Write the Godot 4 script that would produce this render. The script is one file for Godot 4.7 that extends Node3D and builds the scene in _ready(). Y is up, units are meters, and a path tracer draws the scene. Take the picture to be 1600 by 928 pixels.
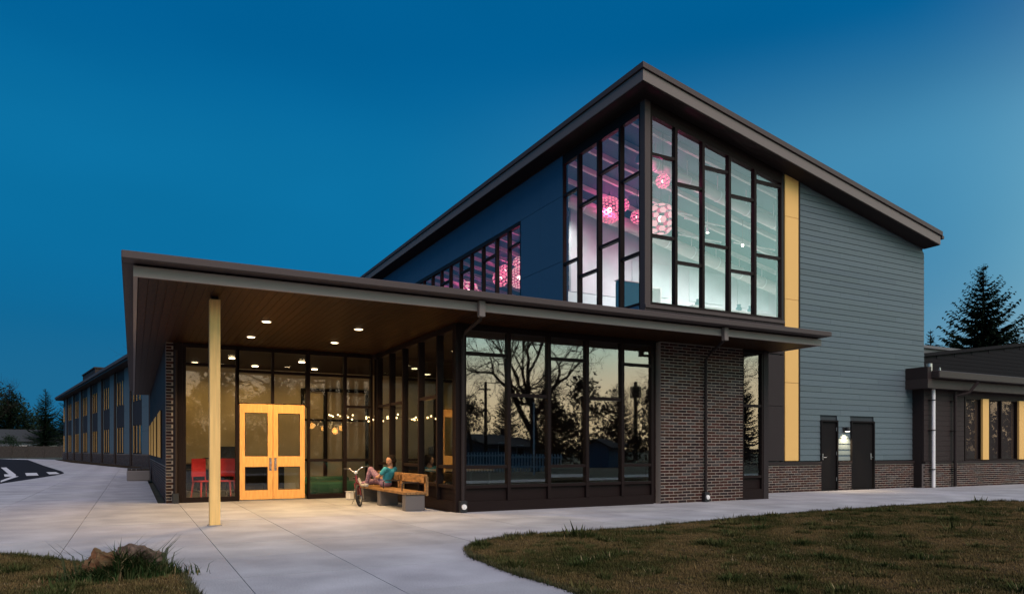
extends Node3D
# A school building at dusk: low glazed entrance block under a broad canopy, tall hall with a corner window, wings to both sides.
# x runs right along the front, -z runs away from the street, the front left corner of the glazed room stands at the origin.

const CAM := Vector3(-5.722, 1.25, 13.131)
var M := {}
var used := {}
var rng := RandomNumberGenerator.new()

# ------------------------------------------------------------------ mesh builder
class MB:
	var v := PackedVector3Array()
	var n := PackedVector3Array()
	var c := PackedColorArray()
	var col := Color(1, 1, 1)
	func tri(a: Vector3, b: Vector3, d: Vector3) -> void:
		var nn := (b - a).cross(d - a).normalized()
		for p in [a, d, b]:
			v.append(p); n.append(nn); c.append(col)
	func trin(a: Vector3, b: Vector3, d: Vector3, na: Vector3, nb: Vector3, nd: Vector3) -> void:
		v.append(a); v.append(d); v.append(b)
		n.append(na); n.append(nd); n.append(nb)
		c.append(col); c.append(col); c.append(col)
	func quad(a: Vector3, b: Vector3, d: Vector3, e: Vector3) -> void:
		tri(a, b, d); tri(a, d, e)
	func hexa(p: Array) -> void:  # corners 0-3 one face round, 4-7 the opposite face in the same order
		var m := Vector3.ZERO
		for q in p: m += q / 8.0
		for f in [[0, 1, 2, 3], [4, 5, 6, 7], [0, 1, 5, 4], [1, 2, 6, 5], [2, 3, 7, 6], [3, 0, 4, 7]]:
			var a: Vector3 = p[f[0]]; var b: Vector3 = p[f[1]]; var d: Vector3 = p[f[2]]; var e: Vector3 = p[f[3]]
			if (b - a).cross(d - a).dot((a + b + d + e) / 4.0 - m) < 0.0: quad(a, e, d, b)
			else: quad(a, b, d, e)
	func box(lo: Vector3, hi: Vector3) -> void:
		var p := []
		for z in [lo.z, hi.z]:
			p.append_array([Vector3(lo.x, lo.y, z), Vector3(hi.x, lo.y, z), Vector3(hi.x, hi.y, z), Vector3(lo.x, hi.y, z)])
		hexa(p)
	func bbox(lo: Vector3, hi: Vector3, ch: float, t := Transform3D()) -> void:  # a box with chamfered edges
		var ce := (lo + hi) / 2.0
		var h := (hi - lo) / 2.0
		ch = minf(ch, minf(h.x, minf(h.y, h.z)) * 0.95)
		var k := h - Vector3.ONE * ch
		var P := func(ax: int, sx: float, sy: float, sz: float) -> Vector3:
			var q := Vector3(sx * k.x, sy * k.y, sz * k.z)
			q[ax] = [sx, sy, sz][ax] * h[ax]
			return t * (ce + q)
		var mid: Vector3 = t * ce
		var faces := []
		for ax in 3:
			var b := (ax + 1) % 3
			var d := (ax + 2) % 3
			for s in [-1.0, 1.0]:
				var f := []
				for w in [[-1.0, -1.0], [1.0, -1.0], [1.0, 1.0], [-1.0, 1.0]]:
					var sg := [0.0, 0.0, 0.0]
					sg[ax] = s; sg[b] = w[0]; sg[d] = w[1]
					f.append(P.call(ax, sg[0], sg[1], sg[2]))
				faces.append(f)
			for s1 in [-1.0, 1.0]:
				for s2 in [-1.0, 1.0]:
					var f2 := []
					for w in [[b, -1.0], [b, 1.0], [d, 1.0], [d, -1.0]]:
						var sg := [0.0, 0.0, 0.0]
						sg[ax] = w[1]; sg[b] = s1; sg[d] = s2
						f2.append(P.call(w[0], sg[0], sg[1], sg[2]))
					faces.append(f2)
		for sx in [-1.0, 1.0]:
			for sy in [-1.0, 1.0]:
				for sz in [-1.0, 1.0]:
					faces.append([P.call(0, sx, sy, sz), P.call(1, sx, sy, sz), P.call(2, sx, sy, sz)])
		for f in faces:
			var o: Vector3 = Vector3.ZERO
			for q in f: o += q / f.size()
			var fl: bool = (f[1] - f[0]).cross(f[2] - f[0]).dot(o - mid) < 0.0
			if f.size() == 3:
				if fl: tri(f[0], f[2], f[1])
				else: tri(f[0], f[1], f[2])
			elif fl: quad(f[0], f[3], f[2], f[1])
			else: quad(f[0], f[1], f[2], f[3])
	func slab(O: Vector3, U: Vector3, N: Vector3, u0: float, u1: float, ya0: float, ya1: float, yb0: float, yb1: float, d0: float, d1: float) -> void:
		# along U from u0 (heights ya0..ya1) to u1 (heights yb0..yb1), along N from d0 to d1
		var p := []
		for d in [d0, d1]:
			p.append_array([O + U * u0 + N * d + Vector3.UP * ya0, O + U * u1 + N * d + Vector3.UP * yb0, O + U * u1 + N * d + Vector3.UP * yb1, O + U * u0 + N * d + Vector3.UP * ya1])
		hexa(p)
	func tube(p: Array, r: Array, sides := 8, caps := true) -> void:
		var up := Vector3.UP
		var rings := []
		for i in p.size():
			var d: Vector3 = (p[mini(i + 1, p.size() - 1)] - p[maxi(i - 1, 0)]).normalized()
			if absf(d.dot(up)) > 0.95: up = Vector3.RIGHT if absf(d.x) < 0.9 else Vector3.BACK
			var a := d.cross(up).normalized()
			var b := d.cross(a).normalized()
			up = -b if i else up
			if i == 0: up = a.cross(d).normalized()
			var ring := []
			for k in sides:
				var t := TAU * k / sides
				ring.append(a * cos(t) + b * sin(t))
			rings.append(ring)
		for i in p.size() - 1:
			for k in sides:
				var l := (k + 1) % sides
				var n0: Vector3 = rings[i][k]; var n1: Vector3 = rings[i][l]; var n2: Vector3 = rings[i + 1][l]; var n3: Vector3 = rings[i + 1][k]
				var a: Vector3 = p[i] + n0 * r[i]; var b: Vector3 = p[i] + n1 * r[i]; var d: Vector3 = p[i + 1] + n2 * r[i + 1]; var e: Vector3 = p[i + 1] + n3 * r[i + 1]
				if (b - a).cross(d - a).dot(n0 + n2) < 0.0:
					trin(a, d, b, n0, n2, n1); trin(a, e, d, n0, n3, n2)
				else:
					trin(a, b, d, n0, n1, n2); trin(a, d, e, n0, n2, n3)
		if caps:
			for i in [0, p.size() - 1]:
				var o: Vector3 = (p[0] - p[1]) if i == 0 else (p[i] - p[i - 1])
				for k in sides:
					var a: Vector3 = p[i] + rings[i][k] * r[i]; var b: Vector3 = p[i] + rings[i][(k + 1) % sides] * r[i]
					if (a - p[i]).cross(b - p[i]).dot(o) < 0.0: tri(p[i], b, a)
					else: tri(p[i], a, b)
	func ball(o: Vector3, rad: Vector3, seg := 12) -> void:
		for i in seg / 2:
			for k in seg:
				var q := []
				for w in [[i, k], [i, k + 1], [i + 1, k + 1], [i + 1, k]]:
					var la: float = PI * w[0] / (seg / 2) - PI / 2; var lo: float = TAU * w[1] / seg
					q.append(Vector3(cos(la) * cos(lo), sin(la), cos(la) * sin(lo)))
				var P := func(m: Vector3) -> Vector3: return o + m * rad
				trin(P.call(q[0]), P.call(q[2]), P.call(q[1]), q[0], q[2], q[1])
				trin(P.call(q[0]), P.call(q[3]), P.call(q[2]), q[0], q[3], q[2])
	func prism(poly: PackedVector2Array, y0: float, y1: float) -> void:  # a floor plan (x, z) from y0 up to y1
		var ix := Geometry2D.triangulate_polygon(poly)
		for i in range(0, ix.size(), 3):
			var a := poly[ix[i]]; var b := poly[ix[i + 1]]; var d := poly[ix[i + 2]]
			for y in [y0, y1]:
				var pa := Vector3(a.x, y, a.y); var pb := Vector3(b.x, y, b.y); var pd := Vector3(d.x, y, d.y)
				if ((pb - pa).cross(pd - pa).y > 0.0) == (y == y1): tri(pa, pb, pd)
				else: tri(pa, pd, pb)
		var cw := Geometry2D.is_polygon_clockwise(poly)
		for i in poly.size():
			var a := poly[i]; var b := poly[(i + 1) % poly.size()]
			var q := [Vector3(a.x, y0, a.y), Vector3(b.x, y0, b.y), Vector3(b.x, y1, b.y), Vector3(a.x, y1, a.y)]
			if cw: quad(q[0], q[1], q[2], q[3])
			else: quad(q[0], q[3], q[2], q[1])
	func mesh() -> ArrayMesh:
		var arr := []
		arr.resize(Mesh.ARRAY_MAX)
		arr[Mesh.ARRAY_VERTEX] = v; arr[Mesh.ARRAY_NORMAL] = n; arr[Mesh.ARRAY_COLOR] = c
		var m := ArrayMesh.new()
		m.add_surface_from_arrays(Mesh.PRIMITIVE_TRIANGLES, arr)
		return m

# ------------------------------------------------------------------ objects
func numbered(called: String, under: Node) -> String:
	var key := "%d/%s" % [under.get_instance_id(), called]
	used[key] = used.get(key, -1) + 1
	return called if used[key] == 0 else "%s_%03d" % [called, used[key]]

func tag(o: Node, label: String, category: String, group := "", kind := "") -> void:
	if label: o.set_meta("label", label)
	if category: o.set_meta("category", category)
	if group: o.set_meta("group", group)
	if kind: o.set_meta("kind", kind)

func thing(called: String, label: String, category: String, at := Vector3.ZERO, group := "", turn := 0.0) -> Node3D:
	var o := Node3D.new()
	o.name = numbered(called, self)
	add_child(o, true)
	o.position = at; o.rotation.y = turn
	tag(o, label, category, group)
	return o

# A part made in world coordinates: under a Node3D at a thing's base it is moved back by that base.
func part(under: Node3D, called: String, mb: Variant, mat: Material, kind := "", label := "") -> MeshInstance3D:
	var o := MeshInstance3D.new()
	o.mesh = mb.mesh() if mb is MB else mb
	if mb is MB: o.mesh.surface_set_material(0, mat)
	else: o.set_surface_override_material(0, mat)
	o.name = numbered(called, under)
	under.add_child(o, true)
	if under.get_parent() == self and not under is MeshInstance3D and under.has_meta("world"): o.position = -under.position
	if kind: o.set_meta("kind", kind)
	if label: o.set_meta("label", label)
	return o

func placed(called: String, label: String, category: String, base: Vector3, group := "") -> Node3D:  # a thing whose parts are given in world coordinates
	var o := thing(called, label, category, base, group)
	o.set_meta("world", true)
	return o

func one(called: String, mb: MB, mat: Material, label: String, category: String, group := "", kind := "") -> MeshInstance3D:
	var o := part(self, called, mb, mat)
	tag(o, label, category, group, kind)
	return o

func struct(called: String, mb: MB, mat: Material, label := "") -> MeshInstance3D:
	var o := part(self, called, mb, mat)
	tag(o, label, "", "", "structure")
	return o

func copy(o: Node3D, called: String, at: Vector3, turn: float, label: String, group: String) -> Node3D:
	var d: Node3D = o.duplicate()
	d.name = numbered(called, self)
	add_child(d, true)
	d.position = at; d.rotation.y = turn
	d.set_meta("label", label); d.set_meta("group", group)
	return d

# ------------------------------------------------------------------ materials
func noise_tex(freq: float, lo: float, hi: float, sd: int, oct := 4, size := 512, stretch := false) -> NoiseTexture2D:
	var f := FastNoiseLite.new()
	f.noise_type = FastNoiseLite.TYPE_SIMPLEX_SMOOTH
	f.frequency = freq; f.seed = sd; f.fractal_octaves = oct
	if stretch: f.domain_warp_enabled = true; f.domain_warp_amplitude = 18.0
	var g := Gradient.new()
	g.set_color(0, Color(lo, lo, lo)); g.set_color(1, Color(hi, hi, hi))
	var t := NoiseTexture2D.new()
	t.width = size; t.height = size; t.seamless = true; t.noise = f; t.color_ramp = g
	return t

func mat(called: String, col: Color, rough: float, tex: Texture2D = null, scale := Vector3.ONE, detail: Texture2D = null) -> StandardMaterial3D:
	var m := StandardMaterial3D.new()
	m.resource_name = called
	m.albedo_color = col.linear_to_srgb()
	m.roughness = rough
	if tex:
		m.albedo_texture = tex
		m.uv1_triplanar = true; m.uv1_world_triplanar = true; m.uv1_scale = scale
	if detail:
		m.detail_enabled = true; m.detail_albedo = detail; m.detail_blend_mode = BaseMaterial3D.BLEND_MODE_MUL
		m.detail_uv_layer = BaseMaterial3D.DETAIL_UV_2
		m.uv2_triplanar = true; m.uv2_world_triplanar = true; m.uv2_scale = Vector3.ONE * 0.23
	M[called] = m
	return m

func glow(called: String, col: Color, energy: float) -> StandardMaterial3D:
	var m := mat(called, Color(0.6, 0.6, 0.6), 0.5)
	m.emission_enabled = true
	m.emission = col.linear_to_srgb()
	m.emission_energy_multiplier = energy
	return m

func make_materials() -> void:
	var blotch := noise_tex(0.008, 0.90, 1.0, 1)
	var fine := noise_tex(0.06, 0.8, 1.0, 2, 3)
	var broad := noise_tex(0.006, 0.82, 1.0, 3, 6)
	var grain := noise_tex(0.02, 0.45, 1.0, 4, 5)
	var veneer := noise_tex(0.02, 0.86, 1.0, 6, 4)
	var speck := noise_tex(0.15, 0.75, 1.0, 5, 2)
	mat("concrete", Color(0.56, 0.575, 0.605), 0.75, fine, Vector3.ONE * 1.6, broad)
	M.concrete.vertex_color_use_as_albedo = true
	mat("joint", Color(0.10, 0.10, 0.10), 0.95)
	mat("soil", Color(0.075, 0.052, 0.026), 0.95, grain, Vector3.ONE * 0.7, broad)
	mat("earth", Color(0.05, 0.055, 0.03), 0.95, grain, Vector3.ONE * 0.1)
	mat("asphalt", Color(0.022, 0.02, 0.022), 0.85, speck, Vector3.ONE * 2.0)
	mat("road_paint", Color(0.72, 0.72, 0.72), 0.6, speck, Vector3.ONE)
	mat("bronze", Color(0.016, 0.0105, 0.010), 0.45)
	mat("fascia", Color(0.35, 0.30, 0.28), 0.5, speck, Vector3.ONE * 3.0)
	mat("roof_fascia", Color(0.215, 0.185, 0.172), 0.55, speck, Vector3.ONE * 3.0)
	mat("roof_trim", Color(0.095, 0.074, 0.071), 0.55, speck, Vector3.ONE * 3.0)
	mat("eave", Color(0.06, 0.047, 0.043), 0.5, speck, Vector3.ONE * 3.0)
	mat("fascia_dark", Color(0.032, 0.025, 0.024), 0.55)
	mat("panel", Color(0.045, 0.037, 0.037), 0.6, fine, Vector3.ONE * 0.8)
	mat("navy_panel", Color(0.052, 0.150, 0.255), 0.6, fine, Vector3.ONE * 0.8)
	mat("siding", Color(0.126, 0.170, 0.188), 0.6, fine, Vector3(0.5, 4.0, 0.5))
	M.siding.vertex_color_use_as_albedo = true
	mat("siding_back", Color(0.03, 0.04, 0.045), 0.9)
	mat("brown_siding", Color(0.048, 0.038, 0.036), 0.65, fine, Vector3(0.5, 4.0, 0.5))
	mat("yellow", Color(0.76, 0.46, 0.15), 0.5)
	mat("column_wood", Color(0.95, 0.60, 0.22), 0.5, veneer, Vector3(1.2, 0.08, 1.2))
	mat("yellow_door", Color(0.97, 0.50, 0.17), 0.4, veneer, Vector3(2.0, 0.25, 2.0))
	mat("brick", Color(1, 1, 1), 0.85, grain, Vector3.ONE * 2.5)
	M.brick.vertex_color_use_as_albedo = true
	mat("mortar", Color(0.44, 0.37, 0.31), 0.95, speck, Vector3.ONE * 2.0)
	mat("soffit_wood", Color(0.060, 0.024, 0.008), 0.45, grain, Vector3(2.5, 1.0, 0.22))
	M.soffit_wood.vertex_color_use_as_albedo = true
	mat("dark", Color(0.012, 0.011, 0.011), 0.8)
	mat("roofing", Color(0.02, 0.02, 0.022), 0.9, speck, Vector3.ONE * 1.5)
	mat("roof_grey", Color(0.16, 0.17, 0.18), 0.9, speck, Vector3.ONE)
	mat("shingle", Color(0.055, 0.062, 0.068), 0.9, speck, Vector3.ONE)
	mat("steel", Color(0.45, 0.45, 0.45), 0.3); M.steel.metallic = 0.9
	mat("white_paint", Color(0.75, 0.74, 0.72), 0.5)
	mat("bench_wood", Color(0.52, 0.27, 0.095), 0.45, grain, Vector3(1.6, 1.6, 0.35))
	mat("bench_concrete", Color(0.17, 0.155, 0.15), 0.8, fine, Vector3.ONE * 2.0)
	mat("plaster", Color(0.60, 0.55, 0.38), 0.85, blotch, Vector3.ONE * 0.25)
	mat("hall_wall", Color(0.70, 0.73, 0.75), 0.8, blotch, Vector3.ONE * 0.2)
	mat("hall_wall_low", Color(0.68, 0.76, 0.77), 0.7, blotch, Vector3.ONE * 0.2)
	mat("hall_floor", Color(0.36, 0.34, 0.32), 0.4, fine, Vector3.ONE * 0.6)
	mat("hall_ceiling", Color(0.08, 0.14, 0.165), 0.8, fine, Vector3.ONE * 0.5)
	mat("lining", Color(0.10, 0.03, 0.05), 0.9)
	mat("beam", Color(0.55, 0.50, 0.47), 0.6)
	mat("teal", Color(0.03, 0.13, 0.16), 0.6)
	mat("lobby_floor", Color(0.16, 0.145, 0.13), 0.3, fine, Vector3.ONE)
	mat("red", Color(0.50, 0.018, 0.018), 0.5)
	mat("green", Color(0.02, 0.09, 0.05), 0.8)
	mat("birch", Color(0.50, 0.37, 0.20), 0.5, grain, Vector3(1, 0.4, 1))
	mat("black_plastic", Color(0.015, 0.015, 0.017), 0.4)
	mat("needles", Color(0.016, 0.030, 0.018), 0.85); M.needles.vertex_color_use_as_albedo = true
	mat("bark", Color(0.045, 0.036, 0.03), 0.9, grain, Vector3.ONE)
	mat("grass", Color(1, 1, 1), 0.8); M.grass.vertex_color_use_as_albedo = true
	mat("rock", Color(0.32, 0.22, 0.155), 0.9, grain, Vector3.ONE * 1.1, broad); M.rock.vertex_color_use_as_albedo = true
	mat("house_wall", Color(0.10, 0.11, 0.13), 0.8)
	mat("house_blue", Color(0.10, 0.18, 0.24), 0.8)
	mat("fence_wood", Color(0.06, 0.048, 0.04), 0.9, grain, Vector3(1, 0.2, 1))
	mat("skin", Color(0.40, 0.21, 0.13), 0.55); M.skin.vertex_color_use_as_albedo = true
	mat("hair", Color(0.014, 0.009, 0.007), 0.7)
	mat("shirt", Color(0.03, 0.27, 0.36), 0.8)
	mat("leggings", Color(1, 1, 1), 0.8); M.leggings.vertex_color_use_as_albedo = true
	mat("shoe", Color(0.45, 0.42, 0.40), 0.6)
	mat("rubber", Color(0.018, 0.018, 0.018), 0.8)
	mat("bike_red", Color(0.17, 0.014, 0.016), 0.3)
	mat("chrome", Color(0.7, 0.7, 0.7), 0.2); M.chrome.metallic = 1.0
	glow("lamp_warm", Color(1.0, 0.75, 0.42), 9.0)
	glow("lamp_white", Color(1.0, 0.9, 0.78), 8.0)
	glow("bulb_warm", Color(1.0, 0.7, 0.32), 5.0)
	glow("bulb_pink", Color(1.0, 0.62, 0.62), 5.0)
	glow("pink_shade", Color(1.0, 0.27, 0.38), 0.95); M.pink_shade.albedo_color = Color(0.35, 0.2, 0.24)
	glow("white_shade", Color(1.0, 0.46, 0.50), 0.85); M.white_shade.albedo_color = Color(0.38, 0.25, 0.27)
	for q in ["bronze", "fascia_dark", "panel", "navy_panel", "dark", "roofing", "soffit_wood", "brown_siding", "needles", "grass", "soil", "bark", "asphalt", "hair", "shingle"]: M[q].metallic_specular = 0.18
	for q in ["brick", "mortar", "siding", "yellow", "roof_fascia", "roof_trim", "eave", "yellow_door", "column_wood", "fascia", "concrete", "rock"]: M[q].metallic_specular = 0.28
	# coated glass: mostly clear, with the strong mirror image that coated panes give at dusk
	var im := Image.create(4, 4, false, Image.FORMAT_RGB8)
	im.fill(Color(1, 1, 1))
	var white := ImageTexture.create_from_image(im)
	for g in [["glass", Color(0.80, 0.90, 0.86), 0.24], ["glass_hall", Color(0.92, 0.92, 0.95), 0.15], ["glass_entry", Color(0.9, 0.9, 0.85), 0.085]]:
		var m := mat(g[0], g[1], 0.015, white)
		m.uv1_triplanar = false
		m.metallic = 1.0
		m.transparency = BaseMaterial3D.TRANSPARENCY_ALPHA
		m.albedo_color.a = g[2]

# ------------------------------------------------------------------ building kit
# A glazed wall: frame as the part, then mullions, transoms, panes and solid lower panels as its pieces.
func curtain(under: Node3D, called: String, O: Vector3, U: Vector3, N: Vector3, us: Array, y0: float, y1a: float, y1b: float, bars: Array, glass: Material, opt := {}) -> MeshInstance3D:
	var fw: float = opt.get("w", 0.06)
	var solid: float = opt.get("solid", -1.0)
	var sill: float = opt.get("sill", fw)
	var head: float = opt.get("head", fw)
	var fr: Material = opt.get("frame", M.bronze)
	var ua: float = us[0]; var ub: float = us[us.size() - 1]
	var top := func(u: float) -> float: return lerpf(y1a, y1b, (u - ua) / (ub - ua))
	var f := MB.new()
	f.slab(O, U, N, ua - fw, ua, y0 - sill, top.call(ua), y0 - sill, top.call(ua), -0.13, 0.02)
	f.slab(O, U, N, ub, ub + fw, y0 - sill, top.call(ub), y0 - sill, top.call(ub), -0.13, 0.02)
	f.slab(O, U, N, ua - fw, ub + fw, top.call(ua), top.call(ua) + head, top.call(ub), top.call(ub) + head, -0.13, 0.022)
	f.slab(O, U, N, ua, ub, y0 - sill, y0, y0 - sill, y0, -0.13, 0.018)
	var wall := part(under, called, f, fr)
	for i in range(1, us.size() - 1):
		var m := MB.new()
		var w: float = opt.get("mw", 0.075) / 2.0
		var u: float = us[i]
		m.slab(O, U, N, u - w, u + w, y0, top.call(u - w), y0, top.call(u + w), -0.12, 0.03)
		part(wall, "mullion", m, fr)
	for i in us.size() - 1:
		var w: float = opt.get("mw", 0.075) / 2.0
		var a: float = us[i] + (w if i > 0 else 0.0)
		var b: float = us[i + 1] - (w if i < us.size() - 2 else 0.0)
		var ys: Array = bars[i].duplicate()
		var low := y0
		var h: float = opt.get("th", 0.065) / 2.0
		for y in ys:
			var t := MB.new()
			t.slab(O, U, N, a, b, y - h, y + h, y - h, y + h, -0.11, 0.012)
			part(wall, "transom", t, fr)
		ys.append(1e9)
		for y in ys:
			var ya: float = minf(y - h, top.call(a)); var yb: float = minf(y - h, top.call(b))
			var g := MB.new()
			if y < solid + 0.01:
				g.slab(O, U, N, a, b, low, ya, low, yb, -0.09, -0.05)
				part(wall, "spandrel_panel", g, fr)
			elif not opt.get("no_glass", false):
				var tu := rng.randf_range(-0.004, 0.004); var ty := rng.randf_range(-0.004, 0.004)
				var P := func(u: float, yy: float) -> Vector3: return O + U * u + Vector3.UP * yy + N * (-0.04 + tu * (u - (a + b) / 2) + ty * (yy - (low + ya) / 2))
				var qa: Vector3 = P.call(a, low); var qb: Vector3 = P.call(b, low); var qc: Vector3 = P.call(b, yb); var qd: Vector3 = P.call(a, ya)
				if (qb - qa).cross(qd - qa).dot(N) > 0.0: g.quad(qa, qb, qc, qd)
				else: g.quad(qa, qd, qc, qb)
				part(wall, "pane", g, glass)
			low = y + h
	return wall

const BRICKS := [Color(0.080, 0.032, 0.027), Color(0.058, 0.025, 0.025), Color(0.105, 0.042, 0.034), Color(0.055, 0.040, 0.042), Color(0.085, 0.040, 0.029), Color(0.040, 0.024, 0.026), Color(0.100, 0.085, 0.082)]
var brick_meshes := {}

func brick_mesh(length: float, tone: int, height: float) -> ArrayMesh:
	var key := "%d/%d/%d" % [roundi(length * 1000), tone, roundi(height * 1000)]
	if not brick_meshes.has(key):
		var b := MB.new()
		b.col = BRICKS[tone]
		b.bbox(Vector3(-length / 2, -height / 2, -0.05), Vector3(length / 2, height / 2, 0.0), 0.003)
		var m := b.mesh()
		m.surface_set_material(0, M.brick)
		brick_meshes[key] = m
	return brick_meshes[key]

func bricks(under: Node3D, called: String, O: Vector3, U: Vector3, N: Vector3, u0: float, u1: float, y0: float, y1: float, most := 300, thick := 0.12) -> void:
	var course := 0.0712
	var whole := 0.266
	var gap := 0.0155
	var core := MB.new()
	core.slab(O, U, N, u0, u1, y0, y1, y0, y1, -thick, -0.006)
	var wall := part(under, called, core, M.mortar)
	var list := []
	var rows := int((y1 - y0 - 0.004) / course)
	for r in rows:
		var u := u0 - (whole / 2.0 if r % 2 else 0.0)
		while u < u1 - 0.02:
			var a := maxf(u, u0); var b := minf(u + whole, u1) - (gap if u + whole < u1 - 0.001 else 0.0)
			if b - a > 0.03:
				var p := O + U * ((a + b) / 2) + Vector3.UP * (y0 + (r + 0.5) * course) + N * rng.randf_range(-0.001, 0.003)
				list.append([p.distance_to(CAM), p, b - a])
			u += whole
	list.sort_custom(func(a, b): return a[0] < b[0])
	var basis := Basis(U, Vector3.UP, N)
	if U.cross(Vector3.UP).dot(N) < 0.0: basis = Basis(-U, Vector3.UP, N)
	var rest := MB.new()
	for i in list.size():
		var tone := rng.randi() % BRICKS.size()
		if i < most:
			var o := MeshInstance3D.new()
			o.mesh = brick_mesh(snappedf(list[i][2], 0.001), tone, course - gap)
			o.transform = Transform3D(basis, list[i][1])
			o.name = numbered("brick", wall)
			wall.add_child(o, true)
		else:
			rest.col = BRICKS[tone]
			rest.bbox(Vector3(-list[i][2] / 2, -(course - gap) / 2, -0.05), Vector3(list[i][2] / 2, (course - gap) / 2, 0.0), 0.003, Transform3D(basis, list[i][1]))
	if rest.v.size(): part(wall, "brickwork", rest, M.brick, "stuff")

func panel(under: Node3D, O: Vector3, U: Vector3, N: Vector3, u0: float, u1: float, y0: float, y1: float, m: Material, called := "panel", d := 0.02, y0b := -1.0, y1b := -1.0) -> void:
	var p := MB.new()
	var g := 0.006
	p.slab(O, U, N, u0 + g, u1 - g, y0 + g, y1 - g, (y0b if y0b >= 0 else y0) + g, (y1b if y1b >= 0 else y1) - g, -0.015, d)
	part(under, called, p, m)

func board_tone() -> Color:
	var t := rng.randf_range(0.9, 1.06)
	return Color(t, t, t * rng.randf_range(0.98, 1.03))

func hinge_door(under: Node3D, O: Vector3, u0: float, u1: float, y1: float, hinge_right: bool) -> void:
	var X := Vector3.RIGHT; var Z := Vector3.BACK
	var f := MB.new()
	f.slab(O, X, Z, u0, u0 + 0.05, 0.02, y1, 0.02, y1, -0.10, 0.03)
	f.slab(O, X, Z, u1 - 0.05, u1, 0.02, y1, 0.02, y1, -0.10, 0.03)
	f.slab(O, X, Z, u0, u1, y1, y1 + 0.05, y1, y1 + 0.05, -0.10, 0.03)
	f.slab(O, X, Z, u0 + 0.05, u1 - 0.05, 0.0, 0.018, 0.0, 0.018, -0.10, 0.05)
	f.slab(O, X, Z, u0 + 0.05, u1 - 0.05, 0.03, y1 - 0.006, 0.03, y1 - 0.006, -0.09, -0.03)
	var d := part(under, "door", f, M.dark)
	var hx := u0 + 0.12 if hinge_right else u1 - 0.12
	var h := MB.new()
	h.bbox(O + Vector3(hx - 0.03, 0.95, -0.03), O + Vector3(hx + 0.03, 1.15, -0.02), 0.004)
	h.tube([O + Vector3(hx, 1.03, -0.02), O + Vector3(hx, 1.03, 0.04), O + Vector3(hx + (0.10 if hinge_right else -0.10), 1.03, 0.04)], [0.011, 0.011, 0.011], 6)
	part(d, "handle", h, M.steel)
	for y in [0.3, 1.1, 1.85]:
		var k := MB.new()
		var kx := u1 - 0.05 if hinge_right else u0 + 0.05
		k.tube([O + Vector3(kx, y, 0.0), O + Vector3(kx, y + 0.11, 0.0)], [0.012, 0.012], 6)
		part(d, "hinge", k, M.steel)

func spot(at: Vector3, to: Vector3, col: Color, energy: float, angle: float, size := 0.05, called := "spot", soft := 0.8) -> void:
	var l := SpotLight3D.new()
	l.name = numbered(called, self)
	add_child(l)
	l.position = at
	l.look_at_from_position(at, to, Vector3.UP if absf((to - at).normalized().y) < 0.95 else Vector3.FORWARD)
	l.light_color = col; l.light_energy = energy; l.spot_angle = angle; l.light_size = size
	l.spot_range = 30; l.spot_attenuation = 2.0; l.spot_angle_attenuation = soft; l.shadow_enabled = true

func omni(at: Vector3, col: Color, energy: float, size := 0.05, called := "omni") -> void:
	var l := OmniLight3D.new()
	l.name = numbered(called, self)
	add_child(l)
	l.position = at
	l.light_color = col; l.light_energy = energy; l.light_size = size
	l.omni_range = 40; l.omni_attenuation = 2.0; l.shadow_enabled = true

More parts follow.
